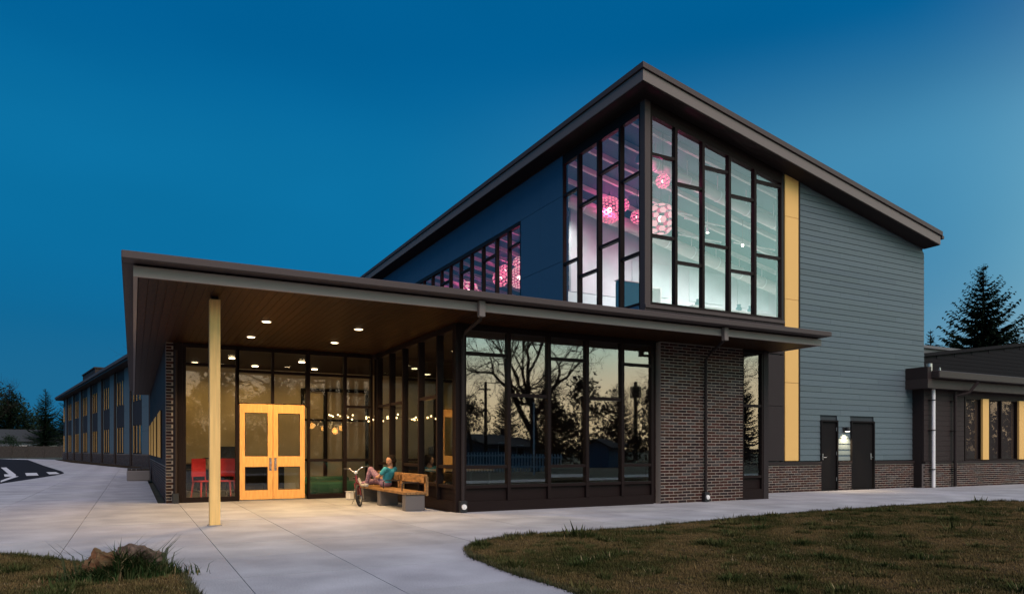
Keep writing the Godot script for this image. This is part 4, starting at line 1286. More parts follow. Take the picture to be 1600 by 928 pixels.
# ------------------------------------------------------------------ trees and what stands round the school
func conifer(at: Vector3, height: float, spread: float, sd: int, label: String, group: String, dens := 1.0, base := 0.08) -> void:
	var R := RandomNumberGenerator.new()
	R.seed = sd
	var t := thing("conifer", label, "tree", at, group)
	var tr := MB.new()
	tr.tube([Vector3(0, -0.1, 0), Vector3(0, height * 0.5, 0), Vector3(0, height * 0.97, 0)], [height * 0.018, height * 0.011, height * 0.002], 7)
	part(t, "trunk", tr, M.bark)
	var m := MB.new()
	var y := height * base
	while y < height * 0.985:
		var f := clampf((y / height - base) / (1.0 - base), 0.0, 1.0)
		var reach := spread * pow(1.0 - f, 0.85) * (1.0 if f > 0.12 else 0.75 + f * 2.0) + 0.12
		var n := int((6 + 5 * (1.0 - f)) * dens)
		for k in n:
			if R.randf() > 0.94: continue
			var az := R.randf() * TAU
			var L := reach * R.randf_range(0.68, 1.08)
			var lift := lerpf(-0.22, 0.75, pow(f, 1.6)) + R.randf_range(-0.1, 0.1)
			var dir := Vector3(cos(az), 0, sin(az))
			var side := Vector3(-dir.z, 0, dir.x)
			var steps := int(4 + L * 2.2 / maxf(0.35, height * 0.03))
			for s in steps:
				var u := (s + R.randf() * 0.8) / steps
				var c := Vector3(0, y, 0) + dir * L * u + Vector3.UP * (L * (lift * u - 0.45 * u * (1.0 - u) + 0.20 * u * u)) 
				var q := maxf(0.2, height * 0.028) * (1.15 - 0.6 * u) * R.randf_range(0.7, 1.35) * (0.3 + 0.7 * minf(1.0, (1.0 - f) * 2.2))
				var tone := R.randf_range(0.55, 1.35)
				m.col = Color(tone, tone, tone * R.randf_range(0.85, 1.0))
				for w in [-1.0, 1.0]:
					var tip: Vector3 = c + side * w * q * R.randf_range(0.7, 1.3) + dir * q * R.randf_range(0.2, 1.0) + Vector3.UP * q * R.randf_range(-0.75, 0.15)
					m.tri(c - dir * q * 0.25, c + dir * q * 0.55 + Vector3.UP * q * 0.12, tip)
				m.tri(c + side * q * 0.18, c - side * q * 0.18, c + dir * q * R.randf_range(0.5, 1.0) + Vector3.DOWN * q * R.randf_range(0.2, 1.0))
		y += height * R.randf_range(0.018, 0.028)
	var top := Vector3(0, height, 0)
	m.tri(top, top + Vector3(0.05, -height * 0.05, 0.02) * 1.0, top + Vector3(-0.05, -height * 0.05, -0.02))
	part(t, "crown", m, M.needles)

func bare_tree(at: Vector3, height: float, sd: int, label: String, group: String, r0: float, wide := 0.55, depth := 7) -> void:
	var R := RandomNumberGenerator.new()
	R.seed = sd
	var t := thing("bare_tree", label, "tree", at, group)
	var trunk := MB.new()
	var twigs := MB.new()
	var stack := [[Vector3.ZERO, Vector3(R.randf_range(-0.05, 0.05), 1, R.randf_range(-0.05, 0.05)).normalized(), r0, height * 0.30, 0]]
	while stack.size():
		var s: Array = stack.pop_back()
		var p: Vector3 = s[0]; var d: Vector3 = s[1]; var r: float = s[2]; var L: float = s[3]; var lev: int = s[4]
		var pts := [p]; var rr := [r]
		var n := 3
		for k in n:
			d = (d + Vector3(R.randf_range(-1, 1), R.randf_range(-0.5, 0.8), R.randf_range(-1, 1)) * (0.16 if lev < 2 else 0.3)).normalized()
			p += d * L / n
			pts.append(p); rr.append(lerpf(r, r * 0.68, (k + 1.0) / n))
		(trunk if lev < 2 else twigs).tube(pts, rr, 7 if lev < 2 else (5 if lev < 4 else 3), lev < 2)
		if lev >= depth: continue
		var kids := 2 + (1 if R.randf() < 0.65 else 0) + (1 if lev == 0 else 0)
		for k in kids:
			var a := R.randf() * TAU
			var side := d.cross(Vector3(cos(a), 0.3, sin(a))).normalized()
			var nd := (d + side * R.randf_range(wide * 0.6, wide * 1.6) + Vector3.UP * (0.10 if lev < 3 else -0.06)).normalized()
			stack.append([p if k < 2 else pts[2], nd, r * R.randf_range(0.5, 0.68), L * R.randf_range(0.66, 0.88), lev + 1])
	part(t, "trunk", trunk, M.bark)
	part(t, "branches", twigs, M.bark)

func leafy_tree(at: Vector3, height: float, spread: float, sd: int, label: String, group: String) -> void:
	var R := RandomNumberGenerator.new()
	R.seed = sd
	var t := thing("bushy_tree", label, "tree", at, group)
	var tr := MB.new()
	tr.tube([Vector3.ZERO, Vector3(0.1, height * 0.35, 0), Vector3(0, height * 0.7, 0.1)], [height * 0.03, height * 0.02, height * 0.006], 7)
	part(t, "trunk", tr, M.bark)
	var m := MB.new()
	for k in 40:
		var f := R.randf_range(0.08, 0.96)
		var a := R.randf() * TAU
		var w := spread * sin(PI * pow(f, 0.75)) * R.randf_range(0.3, 0.9)
		var c := Vector3(cos(a) * w, f * height, sin(a) * w)
		var q := spread * R.randf_range(0.22, 0.42)
		for l in 70:
			var d := Vector3(R.randfn(), R.randfn() * 0.8, R.randfn()) * q * 0.5
			var tone := R.randf_range(0.5, 1.4)
			m.col = Color(tone, tone, tone * 0.9)
			var s := height * R.randf_range(0.026, 0.056)
			var e1 := Vector3(R.randfn(), R.randfn(), R.randfn()).normalized() * s
			var e2 := Vector3(R.randfn(), R.randfn(), R.randfn()).normalized() * s
			var o := c + d
			o.y = maxf(o.y, 0.05)
			m.tri(o, o + e1, o + e2)
	part(t, "crown", m, M.needles)

func house(called: String, at: Vector3, turn: float, w: float, d: float, eave: float, ridge: float, wall_m: Material, label: String) -> void:
	var t := thing(called, label, "house", at, "", turn)
	var b := MB.new()
	b.box(Vector3(-w / 2, -0.1, -d / 2), Vector3(w / 2, eave, d / 2))
	for s in [-1.0, 1.0]:
		var x: float = s * w / 2
		if s < 0: b.tri(Vector3(x, eave, -d / 2), Vector3(x, eave, d / 2), Vector3(x, ridge - 0.1, 0))
		else: b.tri(Vector3(x, eave, d / 2), Vector3(x, eave, -d / 2), Vector3(x, ridge - 0.1, 0))
	part(t, "wall", b, wall_m)
	var r := MB.new()
	for s in [-1.0, 1.0]:
		r.hexa([Vector3(-w / 2 - 0.4, eave - 0.18, s * (d / 2 + 0.45)), Vector3(w / 2 + 0.4, eave - 0.18, s * (d / 2 + 0.45)), Vector3(w / 2 + 0.4, ridge, 0), Vector3(-w / 2 - 0.4, ridge, 0),
			Vector3(-w / 2 - 0.4, eave, s * (d / 2 + 0.45)), Vector3(w / 2 + 0.4, eave, s * (d / 2 + 0.45)), Vector3(w / 2 + 0.4, ridge + 0.18, 0), Vector3(-w / 2 - 0.4, ridge + 0.18, 0)])
	var rf := part(t, "roof", r, M.shingle)
	var ch := MB.new()
	if w > 6: ch.box(Vector3(w * 0.2, ridge - 0.6, -0.35), Vector3(w * 0.2 + 0.7, ridge + 0.8, 0.35))
	if w > 6: part(rf, "chimney", ch, M.brown_siding)
	for k in (3 if w > 6 else 0):
		for s in [-1.0, 1.0]:
			var f := MB.new()
			var x := -w / 2 + (k + 0.7) * w / 3.4
			f.box(Vector3(x, 0.95, s * d / 2 - 0.04), Vector3(x + 1.3, 2.15, s * d / 2 + 0.04))
			var wi := part(t, "window", f, M.white_paint)
			var g := MB.new()
			g.box(Vector3(x + 0.08, 1.03, s * d / 2 - 0.06), Vector3(x + 1.22, 2.07, s * d / 2 + 0.06))
			part(wi, "pane", g, M.dark)

func surroundings() -> void:
	var G := "trees beyond the school"
	conifer(Vector3(73.3, 0, -29.8), 20.9, 7.7, 11, "tall dark spruce above the low dark roof at the right", G, 1.35, 0.2)
	conifer(Vector3(90.8, 0, -43.1), 17.4, 4.2, 12, "short spruce half hidden left of the tall spruce", G, 1.0, 0.3)
	conifer(Vector3(93.1, 0, -47.6), 18.4, 2.6, 13, "narrow fir top just right of the blue siding's edge", G, 1.0, 0.3)
	conifer(Vector3(104.0, 0, -41.9), 17.6, 5.0, 14, "low fir top right of the tall spruce at the photo's edge", G, 1.0, 0.3)
	conifer(Vector3(-20.6, 0, -150), 13.2, 4.6, 15, "slim conifer just left of the classroom wing's far end", G)
	conifer(Vector3(-17.0, 0, -152), 12.6, 4.8, 16, "conifer directly behind the classroom wing's far end", G)
	conifer(Vector3(-24.6, 0, -158), 9.6, 5.6, 17, "broad conifer between the house roof and the slim conifer", G)
	conifer(Vector3(-27.6, 0, -160), 14.6, 6.6, 18, "conifer with ragged top rising behind the grey house roof", G)
	leafy_tree(Vector3(-31.8, 0, -165), 14.5, 7.0, 19, "broad dark tree at the left edge behind the house", G)
	leafy_tree(Vector3(-27.5, 0, -163), 12.5, 6.5, 24, "rounded dark tree behind the left half of the house roof", G)
	leafy_tree(Vector3(-22.8, 0, -160), 8.0, 5.0, 25, "low rounded dark tree behind the right half of the house roof", G)
	bare_tree(Vector3(-31.0, 0, -158), 15.5, 20, "leafless tree with fine twigs at the left edge", G, 0.25)
	bare_tree(Vector3(0.5, 0, -75), 14.5, 21, "leafless treetop showing above the classroom wing's roof", G, 0.22)
	leafy_tree(Vector3(-25.6, 0, -146), 3.9, 2.2, 22, "round dark shrub in front of the grey house", G)
	house("house", Vector3(-25.2, 0, -154), 0.12, 16, 9, 3.0, 5.1, M.house_wall, "low house with pale grey roof behind the board fence at the left")
	var f := placed("board_fence", "weathered wooden board fence along the far side of the parking lot", "fence", Vector3(-24, 0, -137))
	var b := MB.new()
	var n := 0
	var A := Vector3(-34, 0, -139); var B := Vector3(-16.4, 0, -134.3)
	var U := (B - A).normalized()
	var N := Vector3(-U.z, 0, U.x)
	var L := A.distance_to(B)
	while n * 0.15 < L:
		b.slab(A, U, N, n * 0.15, n * 0.15 + 0.14, 0, 1.95, 0, 1.95 + rng.randf_range(-0.03, 0.03), -0.02, 0.01)
		n += 1
	part(f, "fence_boards", b, M.fence_wood, "stuff")
	for k in 8:
		var p := MB.new()
		p.slab(A, U, N, k * 2.5, k * 2.5 + 0.12, -0.1, 2.1, -0.1, 2.1, 0.012, 0.12)
		part(f, "post", p, M.fence_wood)

# What stands across the street behind the photographer shows mirrored in the panes.
func mirrored_surroundings() -> void:
	var G := "trees across the street, mirrored in the panes"
	bare_tree(Vector3(18.15, 0, 28.5), 12.2, 40, "big leafless tree mirrored in the middle panes of the front window", G, 0.34, 0.6, 8)
	conifer(Vector3(23.6, 0, 35.5), 8.3, 2.3, 32, "dark conifer mirrored behind the big leafless tree's trunk", G)
	bare_tree(Vector3(18.9, 0, 40.5), 8.6, 33, "small fan shaped leafless tree mirrored in the leftmost front pane", G, 0.12, 0.35)
	bare_tree(Vector3(35.5, 0, 33.0), 12.5, 34, "leafless tree mirrored in the narrow window", G, 0.2)
	bare_tree(Vector3(4.5, 0, 38.0), 11.5, 35, "leafless tree mirrored above the entrance doors", G, 0.2)
	bare_tree(Vector3(12.5, 0, 47.0), 13.0, 36, "leafless tree mirrored at the top of the entrance's left pane", G, 0.22)
	bare_tree(Vector3(49.5, 0, 58.5), 9.8, 37, "fine leafless tree mirrored beside the mast in the rightmost front pane", G, 0.14, 0.4)
	var spots := [[-6.0, 58, 5.2], [2, 60, 6.2], [9.5, 62, 5.4], [16, 63, 6.4], [22, 61.5, 5.6], [27.5, 60.5, 6.0], [32.5, 60, 7.4], [36, 57, 6.0], [39.5, 55, 7.8], [43, 53, 6.4], [47, 51, 7.2], [51.5, 50, 6.4], [57, 47, 8.0], [63, 44, 7.0], [70, 40, 8.6], [78, 34, 7.6], [84, 27, 8.4], [88, 20, 9.0], [92, 12, 8.2], [81, 30.5, 8.8], [86, 23.5, 9.6], [74.5, 37, 9.0], [67, 42.5, 8.4]]
	var hedge := [[-3.5, 42.5, 7.2], [1.0, 43.5, 7.8], [5.2, 41.5, 7.0], [9.0, 44.0, 8.2], [13.0, 42.5, 7.4], [16.5, 44.5, 6.6]]
	for i in 6:
		leafy_tree(Vector3(hedge[i][0], 0, hedge[i][1]), hedge[i][2], 4.4, 90 + i, "dark bushy tree mirrored in the entrance glass, %s of six" % ["first from the left", "second from the left", "third from the left", "third from the right", "second from the right", "rightmost"][i], G)
	for i in spots.size():
		var q: Array = spots[i]
		var l := "dark tree in the mirrored row across the street, counted %s from the left end" % ["first", "second", "third", "fourth", "fifth", "sixth", "seventh", "eighth", "ninth", "tenth", "eleventh", "twelfth", "thirteenth", "fourteenth", "fifteenth", "sixteenth", "seventeenth", "eighteenth", "nineteenth", "twentieth", "twenty first", "twenty second", "last"][i]
		if i % 3 == 0: conifer(Vector3(q[0], 0, q[1]), q[2] * 1.45, 3.0, 50 + i, l, G, 1.0, 0.03)
		else: leafy_tree(Vector3(q[0], 0, q[1]), q[2] * 1.25, 4.4, 50 + i, l, G)
	house("house", Vector3(27.5, 0, 54.5), -0.45, 11, 7, 2.0, 2.9, M.house_wall, "dark low house mirrored in the left front panes")
	house("shed", Vector3(34.5, 0, 44.0), -0.6, 3.2, 2.6, 1.8, 2.5, M.house_blue, "small blue shed mirrored low in the fourth front pane")
	var f := placed("picket_fence", "white picket fence mirrored low in the left front panes", "fence", Vector3(15.5, 0, 26.6))
	var A := Vector3(12.6, 0, 28.2); var B := Vector3(18.4, 0, 25.2)
	var U := (B - A).normalized(); var N := Vector3(-U.z, 0, U.x)
	for k in 34:
		var p := MB.new()
		p.slab(A, U, N, k * 0.19, k * 0.19 + 0.085, 0.1, 1.2, 0.1, 1.2, 0.0, 0.02)
		part(f, "picket", p, M.white_paint)
	for y in [0.35, 0.95]:
		var r := MB.new()
		r.slab(A, U, N, 0, 6.4, y, y + 0.08, y, y + 0.08, -0.05, -0.002)
		part(f, "rail", r, M.white_paint)
	var up := thing("utility_pole", "wooden utility pole mirrored in the leftmost front pane", "utility pole", Vector3(18.23, 0, 36.4))
	var po := MB.new()
	po.tube([Vector3.ZERO, Vector3(0, 6.6, 0)], [0.15, 0.11], 10)
	part(up, "pole", po, M.bark)
	var ca := MB.new()
	ca.box(Vector3(-0.5, 6.0, 0.11), Vector3(0.5, 6.12, 0.2))
	part(up, "crossarm", ca, M.bark)
	var lp := thing("light_pole", "slim white pole mirrored in the second front pane", "pole", Vector3(14.14, 0, 21.6))
	var lpm := MB.new()
	lpm.tube([Vector3.ZERO, Vector3(0, 4.0, 0)], [0.06, 0.04], 8)
	part(lp, "pole", lpm, M.white_paint)
	var fin := MB.new()
	fin.ball(Vector3(0, 4.04, 0), Vector3.ONE * 0.07, 8)
	part(lp, "finial", fin, M.white_paint)
	for k in 2:
		var m := thing("antenna_mast", ["left of the two antenna masts mirrored in the rightmost front pane", "right of the two antenna masts mirrored in the rightmost front pane"][k], "mast", [Vector3(53.0, 0, 63.2), Vector3(55.2, 0, 62.2)][k], "antenna masts")
		var q := MB.new()
		q.tube([Vector3.ZERO, Vector3(0, 10.3, 0)], [0.34, 0.22], 8)
		part(m, "pole", q, M.bark)
		for a in 6:
			var pn := MB.new()
			var t := TAU * a / 6
			var hgt: float = 8.2 if k == 0 else 9.0
			pn.bbox(Vector3(-0.13, hgt, 0.55), Vector3(0.13, hgt + 1.5, 0.7), 0.03, Transform3D(Basis(Vector3.UP, t), Vector3.ZERO))
			pn.bbox(Vector3(-0.03, hgt + 0.7, 0.2), Vector3(0.03, hgt + 0.76, 0.55), 0.01, Transform3D(Basis(Vector3.UP, t), Vector3.ZERO))
			part(m, "antenna_panel", pn, M.fascia_dark)

# ------------------------------------------------------------------ things in front of the school
func street_things() -> void:
	# bench along the side window
	var t := placed("bench", "wooden bench with concrete supports along the side window under the canopy", "bench", Vector3(-0.59, 0, -2.3))
	for z in [[-0.98, -0.76], [-2.68, -2.46], [-4.02, -3.80]]:
		var s := MB.new()
		s.bbox(Vector3(-0.80, 0.0, z[0]), Vector3(-0.38, 0.335, z[1]), 0.012)
		part(t, "support", s, M.bench_concrete)
	for k in 4:
		var s := MB.new()
		s.bbox(Vector3(-0.82 + k * 0.113, 0.338, -4.06), Vector3(-0.82 + k * 0.113 + 0.106, 0.392, -0.72), 0.006)
		part(t, "seat_board", s, M.bench_wood)
	for z in [[-2.35, -0.74], [-4.05, -2.43]]:
		for y in [[0.56, 0.745]]:
			var s := MB.new()
			s.bbox(Vector3(-0.365, y[0], z[0]), Vector3(-0.325, y[1], z[1]), 0.008, Transform3D(Basis(Vector3.BACK, 0.0), Vector3.ZERO))
			part(t, "back_board", s, M.bench_wood)
		for zz in [z[1] - 0.06, z[0] + 0.06]:
			var s := MB.new()
			s.bbox(Vector3(-0.365, 0.30, zz - 0.045), Vector3(-0.30, 0.70, zz + 0.045), 0.008)
			part(t, "back_post", s, M.bench_wood)
	for z in [-1.15, -2.40]:
		var s := MB.new()
		s.tube([Vector3(-0.74, 0.39, z), Vector3(-0.74, 0.54, z), Vector3(-0.70, 0.565, z), Vector3(-0.37, 0.565, z)], [0.013, 0.013, 0.013, 0.013], 8)
		part(t, "armrest", s, M.black_plastic)
	# bicycle, parked nearly end on
	bicycle(Vector3(-1.27, 0, -2.42))
	# small tub on the paving behind the bicycle
	var bx := thing("storage_tub", "small white tub beside a tan box on the paving behind the bicycle", "tub", Vector3(-0.74, 0, -4.88), "", 0.3)
	var b := MB.new()
	b.bbox(Vector3(-0.18, 0.0, -0.09), Vector3(-0.03, 0.19, 0.09), 0.02)
	part(bx, "tub", b, M.white_paint)
	var b2 := MB.new()
	b2.bbox(Vector3(-0.025, 0.0, -0.10), Vector3(0.16, 0.17, 0.10), 0.01)
	part(bx, "tan_box", b2, M.birch)
	var b3 := MB.new()
	b3.bbox(Vector3(-0.19, 0.191, -0.10), Vector3(-0.028, 0.205, 0.10), 0.006)
	part(bx, "lid", b3, M.white_paint)
	# concrete block seat near the classroom wing
	var cb := placed("concrete_seat", "dark stepped concrete seat beside the path at the left of the entrance", "bench", Vector3(-5.45, 0, -20.6))
	var c1 := MB.new()
	c1.bbox(Vector3(-5.95, 0, -21.2), Vector3(-5.1, 0.42, -19.6), 0.03)
	part(cb, "block", c1, M.bench_concrete)
	for k in 5:
		var s := MB.new()
		s.bbox(Vector3(-5.93 + k * 0.165, 0.424, -21.15), Vector3(-5.93 + k * 0.165 + 0.15, 0.50, -19.65), 0.008)
		part(cb, "seat_slat", s, M.fence_wood)
	# boulder and the grass clump round it
	boulder()

func bicycle(at: Vector3) -> void:
	var o := thing("bicycle", "child's red bicycle parked end on at the bench's far end", "bicycle", at, "", deg_to_rad(-14))
	# local: +z points forward to the front wheel at the origin, leaning on its stand
	o.basis = Basis(Vector3.UP, deg_to_rad(-14)) * Basis(Vector3.BACK, deg_to_rad(7))
	var rearz := -0.86
	var R := 0.245
	for w in 2:
		var c := Vector3(0, R, 0) if w == 0 else Vector3(0, R, rearz)
		var turn := Basis(Vector3.UP, deg_to_rad(-16)) if w == 0 else Basis()
		var ty := MB.new()
		var pts := []; var rr := []
		for k in 29:
			var a := TAU * k / 28
			pts.append(c + turn * Vector3(0, cos(a) * (R - 0.022), sin(a) * (R - 0.022))); rr.append(0.023)
		ty.tube(pts, rr, 8, false)
		var wh := part(o, "wheel", ty, M.rubber)
		var ri := MB.new()
		pts = []; rr = []
		for k in 29:
			var a := TAU * k / 28
			pts.append(c + turn * Vector3(0, cos(a) * (R - 0.05), sin(a) * (R - 0.05))); rr.append(0.011)
		ri.tube(pts, rr, 6, false)
		part(wh, "rim", ri, M.steel)
		var sp := MB.new()
		for k in 18:
			var a := TAU * k / 18
			sp.tube([c + turn * Vector3(0.02 * (1 if k % 2 else -1), 0, 0), c + turn * Vector3(0, cos(a) * (R - 0.05), sin(a) * (R - 0.05))], [0.0016, 0.0016], 4, false)
		sp.tube([c + turn * Vector3(-0.045, 0, 0), c + turn * Vector3(0.045, 0, 0)], [0.018, 0.018], 8)
		part(wh, "spokes", sp, M.black_plastic)
	var head := Vector3(0, 0.60, -0.17); var bb := Vector3(0, 0.24, -0.50); var st := Vector3(0, 0.52, -0.62)
	var fr := MB.new()
	fr.tube([head, bb], [0.019, 0.019], 8)
	fr.tube([head + Vector3(0, 0.05, -0.01), st + Vector3(0, -0.06, 0)], [0.016, 0.016], 8)
	fr.tube([bb, st], [0.017, 0.016], 8)
	for s in [-1.0, 1.0]:
		fr.tube([bb, Vector3(s * 0.055, R, rearz)], [0.011, 0.009], 6)
		fr.tube([st + Vector3(0, -0.05, 0), Vector3(s * 0.055, R, rearz)], [0.010, 0.009], 6)
	fr.tube([head + Vector3(0, -0.06, 0.02), head + Vector3(0, 0.09, -0.03)], [0.024, 0.024], 8)
	part(o, "frame", fr, M.bike_red)
	var tb := Basis(Vector3.UP, deg_to_rad(-16))
	var fk := MB.new()
	for s in [-1.0, 1.0]:
		fk.tube([head + Vector3(0, -0.06, 0.02), head + tb * Vector3(s * 0.05, -0.09, 0.03), tb * Vector3(s * 0.05, R, 0)], [0.014, 0.014, 0.010], 8)
	part(o, "fork", fk, M.bike_red)
	var hb := MB.new()
	var hs := head + Vector3(0, 0.19, -0.03)
	hb.tube([head + Vector3(0, 0.08, -0.03), hs], [0.014, 0.014], 8)
	hb.tube([hs + tb * Vector3(-0.27, 0.07, -0.10), hs + tb * Vector3(-0.12, 0.06, -0.02), hs + tb * Vector3(-0.06, 0, 0.02), hs + tb * Vector3(0.06, 0, 0.02), hs + tb * Vector3(0.12, 0.06, -0.02), hs + tb * Vector3(0.27, 0.07, -0.10)], [0.012, 0.012, 0.012, 0.012, 0.012, 0.012], 8)
	var bar := part(o, "handlebar", hb, M.chrome)
	for s in [-1.0, 1.0]:
		var g := MB.new()
		g.tube([hs + tb * Vector3(s * 0.17, 0.063, -0.05), hs + tb * Vector3(s * 0.285, 0.071, -0.107)], [0.018, 0.018], 8)
		part(bar, "grip", g, M.rubber)
	var re := MB.new()
	re.bbox(hs + Vector3(-0.04, -0.06, 0.04), hs + Vector3(0.04, 0.0, 0.055), 0.01)
	part(bar, "number_plate", re, M.white_paint)
	var sd := MB.new()
	sd.tube([st + Vector3(0, -0.05, 0), st + Vector3(0, 0.08, -0.02)], [0.012, 0.012], 8)
	sd.bbox(st + Vector3(-0.07, 0.08, -0.16), st + Vector3(0.07, 0.125, 0.02), 0.02)
	sd.bbox(st + Vector3(-0.03, 0.085, 0.015), st + Vector3(0.03, 0.12, 0.13), 0.015)
	part(o, "saddle", sd, M.rubber)
	var cr := MB.new()
	cr.tube([bb + Vector3(0.05, 0, 0), bb + Vector3(0.06, 0, 0)], [0.065, 0.065], 16)
	cr.tube([bb + Vector3(0.065, 0, 0), bb + Vector3(0.07, -0.11, 0.06)], [0.010, 0.009], 6)
	cr.tube([bb + Vector3(-0.06, 0, 0), bb + Vector3(-0.07, 0.11, -0.06)], [0.010, 0.009], 6)
	part(o, "crankset", cr, M.steel)
	for s in [-1.0, 1.0]:
		var pd := MB.new()
		var c := bb + Vector3(s * 0.115, -s * 0.11, s * 0.06)
		pd.bbox(c - Vector3(0.04, 0.01, 0.035), c + Vector3(0.04, 0.01, 0.035), 0.005)
		part(o, "pedal", pd, M.rubber)
	var ks := MB.new()
	ks.tube([bb + Vector3(-0.04, -0.02, -0.08), bb + Vector3(-0.16, -0.205, -0.14)], [0.008, 0.008], 6)
	part(o, "kickstand", ks, M.steel)

func boulder() -> void:
	var nz := FastNoiseLite.new()
	nz.seed = 5; nz.frequency = 1.3; nz.fractal_octaves = 4
	var lobes := [[Vector3(-5.68, 0.05, 5.05), Vector3(0.24, 0.215, 0.2), 0, "boulder", "grey brown boulder at the lawn's corner, larger of the two", 0.9], [Vector3(-5.97, 0.05, 5.10), Vector3(0.16, 0.21, 0.15), 9, "boulder", "small orange brown boulder leaning against the larger one", 1.0]]
	for q in lobes:
		var m := MB.new()
		var seg := 36
		var P := func(i: int, k: int) -> Vector3:
			var la: float = PI * i / (seg / 2) - PI / 2; var lo: float = TAU * (k % seg) / seg
			var d := Vector3(cos(la) * cos(lo), sin(la), cos(la) * sin(lo))
			var e := Vector3(signf(d.x) * pow(absf(d.x), 0.8), signf(d.y) * pow(absf(d.y), 0.8), signf(d.z) * pow(absf(d.z), 0.8))
			var s: Vector3 = q[0] + e * q[1] * (1.0 + 0.42 * nz.get_noise_3dv(d * 1.1 + Vector3.ONE * q[2]) + 0.10 * nz.get_noise_3dv(d * 5.0))
			return s
		for i in seg / 2:
			for k in seg:
				var a: Vector3 = P.call(i, k); var b: Vector3 = P.call(i, k + 1); var c: Vector3 = P.call(i + 1, k + 1); var d: Vector3 = P.call(i + 1, k)
				var tone := 0.75 + 0.5 * nz.get_noise_3dv((a + c) * 3.0)
				m.col = Color(tone * 0.85, tone * 0.85, tone * 0.9) if q[2] == 0 else Color(1.5 * tone, 1.05 * tone, 0.75 * tone)
				m.quad(a, d, c, b)
		one(q[3], m, M.rock, q[4], "boulder")
	var g := placed("grass_clump", "clump of tall dark green grass growing round the boulders", "plant", Vector3(-5.85, 0, 5.15))
	var b := MB.new()
	for k in 2400:
		var o := Vector3(-5.84 + rng.randfn(0.0, 0.25), 0.0, 5.24 + rng.randfn(0.0, 0.10))
		var near := 1.0 - minf(1.0, Vector2((o.x + 5.84) / 0.62, (o.z - 5.2) / 0.42).length())
		if o.z < 5.12 and rng.randf() < 0.5: continue
		var h := rng.randf_range(0.05, 0.14) + near * rng.randf_range(0.04, 0.34)
		var tone := Color(0.020, 0.042, 0.012).lerp(Color(0.075, 0.085, 0.035), pow(rng.randf(), 2.0))
		if o.x < -5.86 and o.z > 5.14: h *= 0.6
		if rng.randf() < 0.08: tone = Color(0.16, 0.12, 0.06)
		blade(b, o, h, rng.randf_range(0.003, 0.008), tone, rng.randf_range(0.3, 1.1))
	for k in 18:
		var right := k % 3 != 0
		var o := Vector3((-5.48 if right else -6.2) + rng.randf_range(-0.08, 0.1), 0.0, 5.15 + rng.randf_range(-0.15, 0.15))
		blade(b, o, rng.randf_range(0.26, 0.46), 0.005, Color(0.05, 0.06, 0.03), 0.45, 1.0 if right else -1.0)
	part(g, "blades", b, M.grass, "stuff")

func blade(b: MB, o: Vector3, h: float, w: float, col: Color, bend: float, dirx := 0.0) -> void:
	var a := rng.randf() * TAU
	var d := Vector3(cos(a), 0, sin(a))
	if dirx: d = Vector3(dirx, 0, rng.randf_range(-0.4, 0.4)).normalized()
	var s := Vector3(-d.z, 0, d.x) * w
	if dirx: s = Vector3(0.9, 0, 0.44) * w
	var p0 := o; var p1 := o + d * h * bend * 0.25 + Vector3.UP * h * 0.6; var p2 := o + d * h * bend + Vector3.UP * h * rng.randf_range(0.75, 1.0)
	b.col = col
	b.quad(p0 - s, p0 + s, p1 + s * 0.8, p1 - s * 0.8)
	b.tri(p1 - s * 0.8, p1 + s * 0.8, p2)

